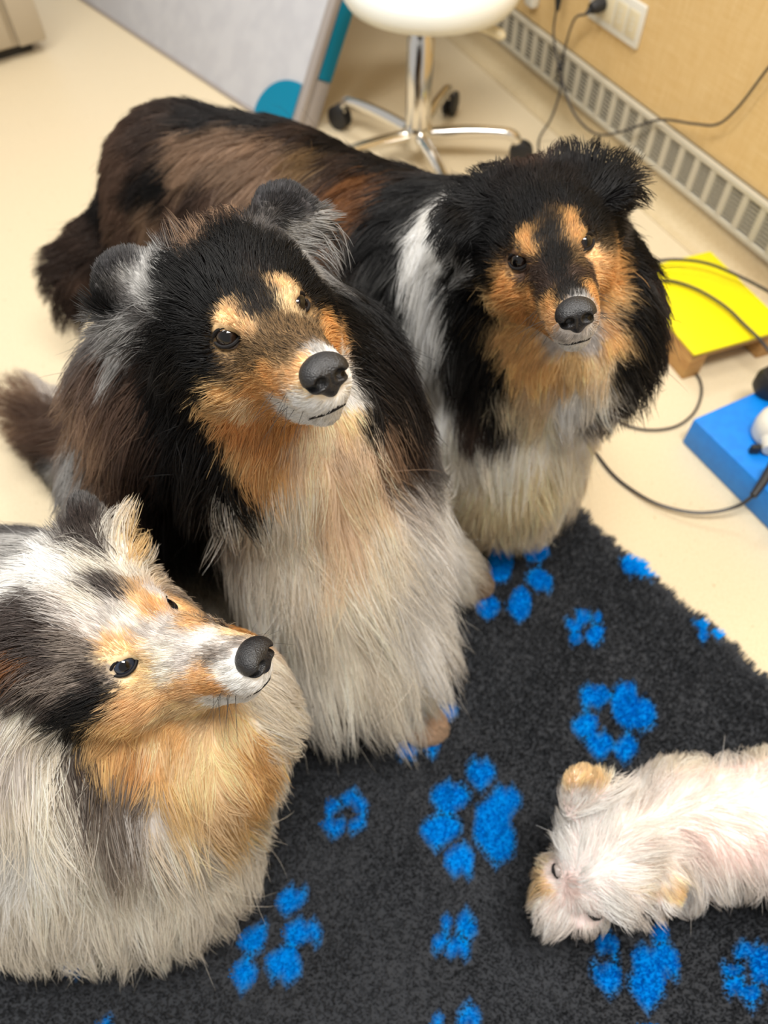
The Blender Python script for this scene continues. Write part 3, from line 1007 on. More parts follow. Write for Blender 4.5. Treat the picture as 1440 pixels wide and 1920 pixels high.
Bb.ell((.155, .785, .028), (.032, .045, .026), None, .015).ell((.295, .795, .028), (.032, .045, .026), None, .015)
Bb.chain([D(235, 400, 1.45), D(185, 460, 1.50), D(145, 510, 1.53), D(135, 580, 1.56)], [.05, .045, .045, .02], .03)
Bb.build()

# --- merle dog at the near edge
Hl = Head((-.258, .292, .558), (.852, -.243, .464), (.357, .917, -.176), (-.383, .316, .868))
Bl = Body()
collie_head(Bl, Hl)
ear(Bl, D(205, 1070, .72), D(176, 1000, .705), D(146, 934, .69), .052, camdir)
ear(Bl, D(65, 1215, .66), D(25, 1205, .645), D(2, 1260, .635), .066, camdir)
Bl.cap((-.31, .31, .535), (-.42, .34, .43), .082, .135, .05)
Bl.ell((-.38, .30, .42), (.135, .145, .135), None, .05)
Bl.ell((-.275, .245, .31), (.140, .125, .170), None, .06)
Bl.ell(D(385, 1335, .82), (.100, .095, .115), None, .05)
Bl.ell((-.31, .175, .19), (.145, .105, .13), None, .05)
Bl.ell((-.44, .18, .21), (.13, .11, .13), None, .06)
Bl.ell((-.41, .235, .31), (.14, .12, .13), None, .06)
Bl.cap((-.45, .33, .38), (-.85, .50, .33), .145, .14, .06)
Bl.ell((-.88, .45, .24), (.12, .09, .14), None, .04).ell((-.84, .60, .24), (.12, .09, .14), None, .04)
Bl.chain([(-.27, .17, .22), (-.25, .155, .12), (-.235, .145, .03)], [.05, .034, .028], .03)
Bl.chain([(-.24, .35, .25), (-.22, .35, .12), (-.205, .345, .03)], [.05, .034, .028], .03)
Bl.chain([(-.90, .42, .2), (-.95, .41, .12), (-.93, .40, .03)], [.05, .034, .028], .03)
Bl.chain([(-.86, .64, .2), (-.91, .65, .12), (-.89, .64, .03)], [.05, .034, .028], .03)
Bl.chain([(-.98, .55, .32), (-1.08, .6, .2), (-1.12, .62, .1)], [.04, .04, .02], .03)
Bl.build()

# --- small white dog
pf = nrm((-.70, -.57, -.42)); pl_ = nrm((.63, -.77, 0)); pu_ = np.cross(pf, pl_)
Hp = Head((.276, .158, .222), pf, pl_, pu_, 1.15)
Bp = Body(.004)
Bp.ell(Hp(0, 0, 0), (.060, .058, .048), Hp.A, .02)
Bp.cap(Hp(.03, 0, -.012), Hp(.078, 0, -.02), .034, .022, .02)
Bp.ell(Hp(.055, .022, -.022), (.026, .02, .022), Hp.A, .015).ell(Hp(.055, -.022, -.022), (.026, .02, .022), Hp.A, .015)
ear(Bp, D(1115, 1525, .89), D(1095, 1480, .865), D(1078, 1448, .85), .058, camdir, .005, .010)
ear(Bp, D(1200, 1630, .89), D(1240, 1655, .86), D(1275, 1675, .845), .058, camdir, .005, .010)
Bp.cap(Hp(-.02, 0, -.01), (.39, .205, .19), .045, .062, .03)
Bp.cap((.39, .205, .185), (.60, .215, .185), .066, .080, .04)
Bp.ell((.58, .215, .185), (.10, .085, .082), None, .03)
for x, y in ((.385, .155), (.40, .255), (.60, .145), (.62, .275)):
    Bp.chain([(x, y, .15), (x, y, .07), (x - .008, y, .024)], [.036, .022, .020], .02)
    Bp.ell((x - .016, y, .022), (.026, .02, .016), None, .01)
Bp.chain([(.68, .22, .22), (.73, .22, .27), (.71, .22, .31)], [.022, .018, .012], .02)
Bp.build()

# ------------------------------------------------------------------ coats
PAL = dict(
    K=(11, 10, 11), KW=(26, 21, 20), N=(66, 51, 43), B=(104, 81, 67), BB=(152, 125, 102), R=(128, 84, 46), X=(136, 110, 78), G=(112, 108, 106), G2=(74, 72, 74), S=(190, 188, 185),
    W=(250, 248, 244), C=(252, 244, 230), P=(250, 229, 204), T=(242, 205, 148), O=(228, 178, 118), TL=(249, 225, 188), Y=(238, 210, 160), E=(240, 234, 223), M=(150, 138, 128), MB=(78, 68, 64),
    V=(222, 216, 211), PK=(248, 232, 226), PW=(250, 243, 237), BP=(168, 146, 122))
PAL.update(Ts=(224, 175, 112), TLs=(236, 198, 148), Os=(206, 150, 90), Ys=(240, 214, 170), PB=(206, 180, 155), Z=(247, 231, 200))
PAL = {k_: lin(v_) for k_, v_ in PAL.items()}


def resolve(B, strokes, off=0.012):
    """strokes given where they are seen on the animal -> points and combing directions on its surface"""
    pos, dr, Ls, cs, lf, dm = [], [], [], [], [], []
    for st_ in strokes:
        x, y, dx, dy, L, c = st_[:6]
        lift = st_[6] if len(st_) > 6 else 0.25
        r = ray(x, y); rn = r / np.linalg.norm(r)
        hit = B.bvh.ray_cast(Vector(CPOS.tolist()), Vector(rn.tolist()))
        if hit[0] is None:
            best = None
            for t in np.linspace(0.4, 2.2, 90):
                p = CPOS + rn * t
                q = B.bvh.find_nearest(Vector(p.tolist()))
                if best is None or q[3] < best[0]: best = (q[3], np.array(q[0]))
            P = best[1]
        else:
            P = np.array(hit[0])
        n_ = B.grad(P[None])[0]
        t = np.dot(P - CPOS, AX_F)
        a = dx * AX_R - dy * AX_U
        dn = rn @ n_
        if abs(dn) < 0.30: dn = -0.30
        v = a - rn * ((a @ n_) / dn)
        v = nrm(v - n_ * (v @ n_) * 0.9)
        pos.append(P + n_ * off); dr.append(v); Ls.append(L / 100); cs.append(PAL[c + 's'] if (L <= 2.6 and c + 's' in PAL) else PAL[c]); lf.append(lift); dm.append(st_[7] if len(st_) > 7 else 1.0)
    return np.array(pos), np.array(dr), np.array(Ls), np.array(cs), np.array(lf), np.array(dm)


def dist2(P, Q):
    return np.maximum((P * P).sum(1)[:, None] + (Q * Q).sum(1)[None] - 2 * P @ Q.T, 0)


def field(P, S, eps=0.012):
    d2 = dist2(P, S[0])
    w = 1.0 / (d2 + eps * eps) ** 2
    w /= w.sum(1)[:, None]
    return w @ S[1], np.exp(w @ np.log(S[2])), w @ S[4], w @ S[5]


def colour(P, S, jit, rng):
    q = P + rng.normal(0, 1, P.shape) * jit[:, None]
    d2 = dist2(q, S[0]) + 0.006 ** 2
    w = (d2.min(1)[:, None] / d2) ** 4
    w /= w.sum(1)[:, None]
    return w @ S[3]


def wob(P, f, seed):
    r = np.random.default_rng(seed)
    out = np.zeros((len(P), 3))
    for i in range(3):
        for o in range(3):
            kv = r.normal(0, 1, 3) * f * (1.7 ** o)
            out[:, i] += np.sin(P @ kv + r.uniform(0, 6.28)) / (1.4 ** o)
    return out / 2.0


def groom(name, B, strokes, parent, mat, eyes=(), bald=(), caps=(), dens=1.0, seed=1, rad=1.0, grav=0.28, clump=0.85):
    rng = np.random.default_rng(seed)
    S = resolve(B, strokes)
    V, F = B.verts, B.faces
    q = V[F]
    cen = q.mean(1)
    area = 0.5 * (np.linalg.norm(np.cross(q[:, 1] - q[:, 0], q[:, 2] - q[:, 0]), axis=1) + np.linalg.norm(np.cross(q[:, 2] - q[:, 0], q[:, 3] - q[:, 0]), axis=1))
    nf = B.grad(cen)
    fs_ = [field(c, S)[1::2] for c in np.array_split(cen, max(1, len(cen) // 4000))]
    Lf = np.concatenate([a[0] for a in fs_]); Df = np.concatenate([a[1] for a in fs_])
    rr_ = np.interp(Lf, [0.008, 0.02, 0.08], [0.00022, 0.00028, 0.00036]) * rad
    dn = 4.6 / (np.maximum(Lf, 0.008) * 2 * rr_) * Df
    view = cen - CPOS
    tz = view @ AX_F
    fac = -(view * nf).sum(1) / np.linalg.norm(view, axis=1)
    dn *= np.where(fac < -0.35, 0.35, 1.0)
    outx = np.abs(view @ AX_R / tz) * FPX > 900
    outy = np.abs(view @ AX_U / tz) * FPX > 1200
    dn *= np.where(outx | outy, 0.3, 1.0)
    for c, r in bald:
        dn[np.linalg.norm(cen - c, axis=1) < r] = 0
    boost = np.ones(len(cen))
    for c, r, lm in caps:
        boost[np.linalg.norm(cen - c, axis=1) < r] = 2.6
    cnt = dn * area * dens * boost
    N = int(cnt.sum())
    cum = np.cumsum(cnt); cum /= cum[-1]
    fi = np.searchsorted(cum, rng.random(N))
    u, v = rng.random(N)[:, None], rng.random(N)[:, None]
    Q = q[fi]
    root = (Q[:, 0] * (1 - u) + Q[:, 1] * u) * (1 - v) + (Q[:, 3] * (1 - u) + Q[:, 2] * u) * v
    nr = B.grad(root)
    Dv, L, lift = [], [], []
    for c in np.array_split(root, max(1, N // 4000)):
        a, b, cc, _ = field(c, S); Dv.append(a); L.append(b); lift.append(cc)
    Dv = np.concatenate(Dv); L = np.concatenate(L); lift = np.concatenate(lift)
    L = L * rng.uniform(0.72, 1.12, N)
    stray = rng.random(N) < 0.02
    Dv += wob(root, 45, seed + 3) * 0.18 + wob(root, 130, seed + 4) * 0.13 + rng.normal(0, 0.06, (N, 3))
    Dv[stray] += rng.normal(0, 0.35, (stray.sum(), 3))
    lift = np.clip(lift + rng.normal(0, 0.05, N) + 0.18 * stray, 0.03, 0.95)
    for c, r in eyes:
        de_ = np.linalg.norm(root - c, axis=1)
        L = np.where(de_ < r * 3.2, np.minimum(L, np.maximum((de_ - r * 0.72) * 0.75, 0.0022)), L)
    for c, r, lm in caps:
        on_ = np.linalg.norm(root - c, axis=1) < r
        L = np.where(on_, np.minimum(L, lm * rng.uniform(.7, 1.2, N)), L); lift = np.where(on_, lift * 0.5, lift)
    Dv /= np.linalg.norm(Dv, axis=1)[:, None] + 1e-9
    isl = L > 0.028
    objs = []
    for long_ in (False, True):
        sel = np.where(isl == long_)[0]
        if len(sel) < 10: continue
        k_ = 6 if long_ else 4
        n = len(sel)
        P = np.zeros((n, k_, 3)); P[:, 0] = root[sel]
        l_, lf_, dv, nn = L[sel], lift[sel], Dv[sel], nr[sel]
        t0 = dv - nn * (dv * nn).sum(1)[:, None]
        t0 /= np.linalg.norm(t0, axis=1)[:, None] + 1e-9
        cur = t0 * (1 - lf_[:, None]) + nn * lf_[:, None]
        cur /= np.linalg.norm(cur, axis=1)[:, None]
        ds = l_ / (k_ - 1)
        lay = np.clip(0.5 + 0.75 * wob(root[sel], 170, seed + 5)[:, 0] + rng.normal(0, 0.18, n), 0, 1)
        top_h = np.minimum(l_ * (0.10 + 0.55 * lf_) * (0.25 + 0.75 * lay), 0.05)
        for i in range(1, k_):
            p = P[:, i - 1] + cur * ds[:, None]
            p[:, 2] = np.maximum(p[:, 2], 0.016 + 0.004 * lay)
            P[:, i] = p
            d = B.dist(p); g = B.grad(p)
            s = i / (k_ - 1)
            tt = dv - g * np.minimum((dv * g).sum(1), 0)[:, None]
            push = np.clip((top_h * min(1, s * 1.6) - d) / (0.25 * l_ + 0.004), np.interp(l_, [0.03, 0.07], [-0.30, -0.06]), 1.0)
            nx = tt + g * push[:, None] * 0.9
            if long_: nx[:, 2] -= grav * s
            nx /= np.linalg.norm(nx, axis=1)[:, None] + 1e-9
            cur = cur * 0.45 + nx * 0.55
            cur /= np.linalg.norm(cur, axis=1)[:, None] + 1e-9
        # tufts
        ng = max(8, int(n / (60 if long_ else 22)))
        gi = rng.choice(n, ng, replace=False)
        kd = KDTree(ng)
        for j, a in enumerate(gi): kd.insert(P[a, 0].tolist(), j)
        kd.balance()
        near = np.fromiter((kd.find(p_)[1] for p_ in P[:, 0].tolist()), int, n)
        gg = gi[near]
        ss = np.linspace(0, 1, k_)
        cw = clump * (1 if long_ else 0.55) * rng.uniform(0.35, 1.0, n) * (1 - 0.8 * stray[sel])
        w = cw[:, None] * ss[None] ** 0.9
        offs = (P[:, 0] - P[gg, 0])[:, None, :] * (1 - 0.85 * ss[None, :, None])
        tgt = P[gg] + offs
        ratio = np.clip(l_ / l_[gg], 0.5, 2.0)
        tgt = P[gg][:, :1] + (P[gg] - P[gg][:, :1]) * ratio[:, None, None] + offs
        P = P * (1 - w[:, :, None]) + tgt * w[:, :, None]
        # wave and frizz
        fr = rng.normal(0, 1, (n, 1, 3)) * np.sin(ss[None, :, None] * rng.uniform(3, 7, (n, 1, 1)) + rng.uniform(0, 6, (n, 1, 1))) * (0.016 * l_[:, None, None]) * ss[None, :, None]
        P += fr
        P[:, :, 2] = np.maximum(P[:, :, 2], 0.006)
        mid = P[:, k_ // 2]
        jit = 0.0022 + 0.085 * l_
        col = np.concatenate([colour(a, S, b, rng) for a, b in zip(np.array_split(mid, max(1, n // 4000)), np.array_split(jit, max(1, n // 4000)))])
        cv = rng.uniform(0.80, 1.14, ng)[near] * rng.uniform(0.76, 1.20, n)
        col = np.clip(col * cv[:, None], 0, 0.96)
        lum = col.mean(1)
        grz = (rng.random(n) < 0.30) & (lum > 0.05) & (lum < 0.24) & (l_ < 0.02)
        col[grz] *= 0.25
        odd = (rng.random(n) < 0.03) & (lum < 0.06)
        col[odd] = col[odd] * 3.0 + 0.012
        base_r = np.interp(l_, [0.008, 0.02, 0.08], [0.00022, 0.00028, 0.00036]) * rad
        prof = np.interp(ss, [0, 0.5, 0.85, 1], [1.0, 0.9, 0.55, 0.12])
        o = hair_object('coat' if long_ else 'short_fur', P, (base_r * np.where(stray[sel], 0.6, 1.0))[:, None] * prof[None], col, mat, parent)
        objs.append(o)
        print('HAIR', name, 'long' if long_ else 'short', n)
    # colour of the skin under the coat
    cv_ = np.concatenate([colour(c, S, np.full(len(c), 0.004), rng) for c in np.array_split(V, max(1, len(V) // 4000))])
    return cv_


def coat_material(name):
    m = bpy.data.materials.new(name); m.use_nodes = True
    nt = m.node_tree
    for n_ in list(nt.nodes): nt.nodes.remove(n_)
    out = nt.nodes.new('ShaderNodeOutputMaterial')
    a = nt.nodes.new('ShaderNodeAttribute'); a.attribute_name = 'tint'
    b = nt.nodes.new('ShaderNodeBsdfDiffuse')
    nt.links.new(a.outputs['Color'], b.inputs['Color'])
    tr = nt.nodes.new('ShaderNodeBsdfTranslucent')
    nt.links.new(a.outputs['Color'], tr.inputs['Color'])
    mx = nt.nodes.new('ShaderNodeMixShader'); mx.inputs[0].default_value = 0.48
    nt.links.new(b.outputs[0], mx.inputs[1]); nt.links.new(tr.outputs[0], mx.inputs[2])
    gl = nt.nodes.new('ShaderNodeBsdfGlossy'); gl.inputs['Roughness'].default_value = 0.5
    m2 = nt.nodes.new('ShaderNodeMixShader'); m2.inputs[0].default_value = 0.03
    nt.links.new(mx.outputs[0], m2.inputs[1]); nt.links.new(gl.outputs[0], m2.inputs[2])
    nt.links.new(m2.outputs[0], out.inputs[0])
    return m


M['coat'] = coat_material('dog_coat')
M['skin'] = attr_mat('dog_skin', matte=True)

# strokes: seen at x, y; combed towards dx, dy; length in cm; colour; lift
ST_MID = [
    # crown and forehead
    (430, 480, -.4, -.9, 4, 'K', .42), (400, 405, -.2, -1, 5.5, 'N', .62), (330, 450, -.6, -.7, 4.5, 'N', .5), (460, 400, .1, -1, 5.5, 'KW', .6), (370, 520, -.7, -.4, 3.2, 'K', .4),
    (500, 470, 0, -1, 3, 'K', .4), (480, 540, -.3, -.9, 1.8, 'KW', .3), (350, 410, -.3, -.9, 5, 'BB', .6), (420, 370, 0, -1, 5, 'BB', .6), (420, 440, -.3, -.9, 4, 'K', .5), (310, 500, -.8, -.3, 4, 'K', .4),
    (490, 500, -.1, -1, 2.4, 'KW', .35), (560, 500, .4, -.7, 3, 'K', .4), (400, 560, -.7, -.4, 2, 'K', .3),
    # bridge and muzzle
    (520, 600, -.5, -.7, 1.0, 'X', .2), (560, 640, -.6, -.5, .9, 'X', .2), (500, 640, -.7, -.4, 1.0, 'X', .2), (590, 655, -.6, -.4, .7, 'S', .15), (575, 610, -.3, -.8, 1, 'X', .2), (610, 640, -.3, -.8, .8, 'X', .2),
    (500, 560, -.3, -.9, 1.4, 'KW', .25), (535, 665, -.8, -.2, .9, 'X', .2), (620, 665, -.2, -.6, .6, 'W', .15), (640, 665, .2, -.6, .6, 'W', .15), (565, 680, -.8, -.1, .8, 'TL', .2),
    (540, 700, -1, .05, 1.1, 'TL', .2), (500, 710, -1, .1, 1.3, 'T', .22), (560, 745, -.9, .2, 1.0, 'W', .2), (590, 765, -.8, .4, .9, 'W', .2), (625, 775, -.4, .7, .8, 'W', .2), (660, 745, .5, .5, .8, 'W', .2), (575, 720, -.9, .1, .8, 'Y', .2), (545, 770, -.8, .4, 1.2, 'W', .2),
    # brows and eyes
    (425, 580, -.3, -.9, 1.3, 'TL', .3), (448, 600, .1, -1, 1.1, 'TL', .3), (415, 610, -.7, -.5, 1.2, 'TL', .3), (520, 528, -.2, -1, 1.3, 'TL', .3), (538, 550, .2, -1, 1.1, 'Y', .3), (430, 535, -.3, -.9, 1.8, 'K', .35), (385, 570, -.7, -.6, 1.8, 'K', .35), (470, 545, -.2, -.9, 1.6, 'K', .3), (385, 615, -.9, -.1, 1.8, 'K', .35), (505, 495, -.1, -1, 2, 'K', .35), (545, 505, .2, -1, 2, 'K', .35), (575, 535, .5, -.6, 1.8, 'K', .35), (492, 535, -.2, -.9, 1.5, 'KW', .3), (465, 660, -.4, .6, .9, 'X', .2), (430, 665, -.9, .3, 1.0, 'X', .2),
    (398, 640, -.9, .1, 1.6, 'K', .3), (470, 580, 0, -1, 1.2, 'KW', .3), (565, 560, .4, -.5, 1.2, 'X', .3),
    # cheek
    (440, 700, -.9, .3, 1.8, 'X', .25), (385, 685, -.9, .3, 2.5, 'K', .3), (360, 730, -.7, .6, 5, 'K', .3), (395, 655, -.9, .2, 1.8, 'K', .3), (350, 820, -.2, 1, 8, 'K', .3), (395, 850, -.2, 1, 8, 'K', .3), (430, 910, 0, 1, 8, 'K', .3), (455, 960, .05, 1, 9, 'K', .3), (470, 720, -.9, .3, 1.7, 'T', .25), (410, 745, -.9, .5, 3.0, 'T', .3), (390, 770, -.8, .6, 4.0, 'T', .3), (450, 770, -.8, .6, 3.0, 'TL', .3), (500, 770, -.8, .5, 2.0, 'T', .25),
    (440, 830, -.5, .9, 4.5, 'O', .3), (480, 860, -.2, 1, 5, 'O', .3), (430, 800, -.6, .8, 4, 'O', .3), (500, 820, -.5, .8, 3, 'O', .3), (480, 910, 0, 1, 6, 'O', .3), (460, 880, -.2, 1, 5, 'T', .3), (525, 810, -.3, .9, 2.5, 'T', .3), (515, 900, 0, 1, 6, 'T', .3),
    (618, 612, .7, .3, 1.8, 'T', .3), (640, 645, .6, .6, 2.5, 'T', .3), (615, 572, .7, .1, 2.4, 'K', .35), (660, 610, .6, .5, 4, 'K', .35), (675, 670, .5, .8, 6, 'K', .35), (590, 560, .6, -.2, 1.8, 'K', .3),
    # black ruff, side towards the camera's left
    (330, 600, -.9, .2, 4, 'K', .35), (350, 680, -.8, .5, 5, 'K', .35), (300, 640, -.9, .4, 6, 'K', .4), (350, 760, -.3, 1, 8, 'K', .3), (300, 780, -.2, 1, 10, 'K', .3), (330, 900, 0, 1, 11, 'K', .25), (390, 880, .05, 1, 11, 'K', .25), (400, 970, .1, 1, 11, 'K', .25),
    (430, 930, .1, 1, 10, 'K', .25), (350, 1000, .1, 1, 10, 'K', .25), (260, 860, -.05, 1, 10, 'N', .3), (290, 920, 0, 1, 10, 'KW', .3), (230, 790, -.15, 1, 9, 'B', .35), (200, 830, -.2, 1, 9, 'BB', .35), (180, 880, -.2, 1, 9, 'BB', .35), (220, 900, -.1, 1, 9, 'B', .3),
    (240, 730, -.3, 1, 8, 'B', .4), (270, 700, -.5, .8, 7, 'N', .4), (235, 640, -.5, .8, 6, 'S', .45), (228, 700, -.2, 1, 7, 'S', .4), (150, 870, -.4, 1, 8, 'S', .4), (110, 900, -.5, .9, 7, 'S', .4), (70, 920, -.5, .8, 6, 'G', .4), (150, 820, -.4, .9, 8, 'BB', .4), (200, 720, -.5, .9, 7, 'B', .45), (60, 900, -.6, .8, 6, 'KW', .4),
    (240, 610, -.8, .2, 5, 'S', .5), (215, 640, -.8, .4, 6, 'G', .5), (245, 670, -.3, 1, 7, 'S', .4), (265, 590, -.8, .1, 4, 'G', .45), (270, 640, -.8, .5, 6, 'KW', .4),
    # black ruff, other side
    (610, 465, .7, .2, 3.5, 'G', .4), (640, 480, .8, .2, 5, 'K', .45), (610, 520, .6, .2, 4, 'K', .4), (660, 560, .6, .6, 6, 'K', .4), (700, 640, .5, .8, 8, 'K', .35), (690, 720, .4, .9, 8, 'K', .35), (740, 720, .4, .9, 9, 'KW', .35), (700, 800, .4, .9, 8, 'KW', .3),
    (760, 800, .4, .9, 9, 'KW', .3), (770, 870, .4, .9, 9, 'N', .3), (800, 900, .4, .9, 8, 'G', .3), (730, 860, .4, .9, 9, 'BB', .3),
    # ears
    (205, 490, -.2, -1, .9, 'G2', .25), (240, 480, .1, -1, .9, 'G2', .25), (200, 560, -.2, -.8, 1.2, 'K', .3), (250, 515, -.3, -.6, 1.8, 'S', .4), (265, 545, -.6, .3, 3, 'S', .45), (225, 545, -.3, -.6, 1.4, 'G', .35), (285, 500, -.2, -.9, 2, 'S', .4),
    (500, 360, -.1, -1, .9, 'G2', .25), (535, 365, .2, -1, .9, 'G2', .25), (510, 400, .1, -.8, 1.2, 'G', .3), (560, 395, .4, -.6, 1.0, 'G2', .3), (555, 430, .8, .3, 2.4, 'S', .35), (590, 440, .9, .2, 3, 'S', .4), (525, 430, .4, .8, 2, 'KW', .4),
    # throat and bib
    (610, 830, 0.05, 1.00, 3.0, 'P', .2), (570, 840, -0.05, 1.00, 3.5, 'P', .2), (660, 800, 0.30, 0.90, 4.0, 'TL', .25), (640, 880, 0.15, 1.00, 8.8, 'P', .2), (570, 900, 0.00, 1.00, 8.8, 'P', .2), (690, 880, 0.45, 1.00, 8.8, 'P', .22), (540, 960, 0.15, 1.00, 11.2, 'C', .22), (620, 980, 0.22, 1.00, 12.5, 'P', .2), (700, 980, 0.38, 1.00, 12.5, 'P', .2),
    (480, 1000, 0.18, 1.00, 12.5, 'C', .22), (560, 1060, 0.30, 1.00, 17.0, 'C', .2), (650, 1080, 0.38, 1.00, 17.0, 'P', .2), (740, 1060, 0.45, 1.00, 17.0, 'C', .2), (470, 1080, 0.30, 1.00, 16.2, 'E', .2), (780, 960, 0.60, 0.90, 11.2, 'V', .25), (830, 960, 0.75, 0.90, 13.8, 'W', .3), (850, 1050, 0.75, 0.90, 13.8, 'W', .3), (800, 1080, 0.60, 0.95, 16.2, 'W', .25),
    (560, 1170, 0.30, 1.00, 17.0, 'C', .2), (680, 1180, 0.38, 1.00, 17.0, 'C', .2), (780, 1180, 0.45, 1.00, 16.2, 'W', .22), (600, 1270, 0.30, 1.00, 16.2, 'E', .2), (700, 1290, 0.33, 1.00, 16.2, 'C', .2), (790, 1270, 0.45, 1.00, 16.2, 'W', .22), (650, 1370, 0.22, 1.00, 13.8, 'E', .2), (720, 1380, 0.30, 1.00, 11.2, 'C', .2), (600, 1350, 0.22, 1.00, 13.8, 'E', .22),
    (810, 1372, 0.60, 0.70, 1.0, 'PB', .2), (780, 1350, 0.50, 0.80, 3.5, 'C', .25), (760, 1310, 0.45, 1.00, 11.2, 'C', .25), (905, 1100, 0.60, 0.70, 1.0, 'BP', .2), (880, 1085, 0.50, 0.80, 4.0, 'E', .3), (860, 1060, 0.75, 0.90, 11.2, 'W', .3),
    # tail
    (60, 780, -.7, -.3, 9, 'B', .7), (40, 740, -.7, -.6, 9, 'BB', .75), (100, 820, -.8, .3, 9, 'B', .7), (90, 720, -.2, -1, 9, 'V', .7), (30, 820, -.9, .1, 9, 'BB', .7), (60, 850, -.8, .5, 9, 'B', .7),
]
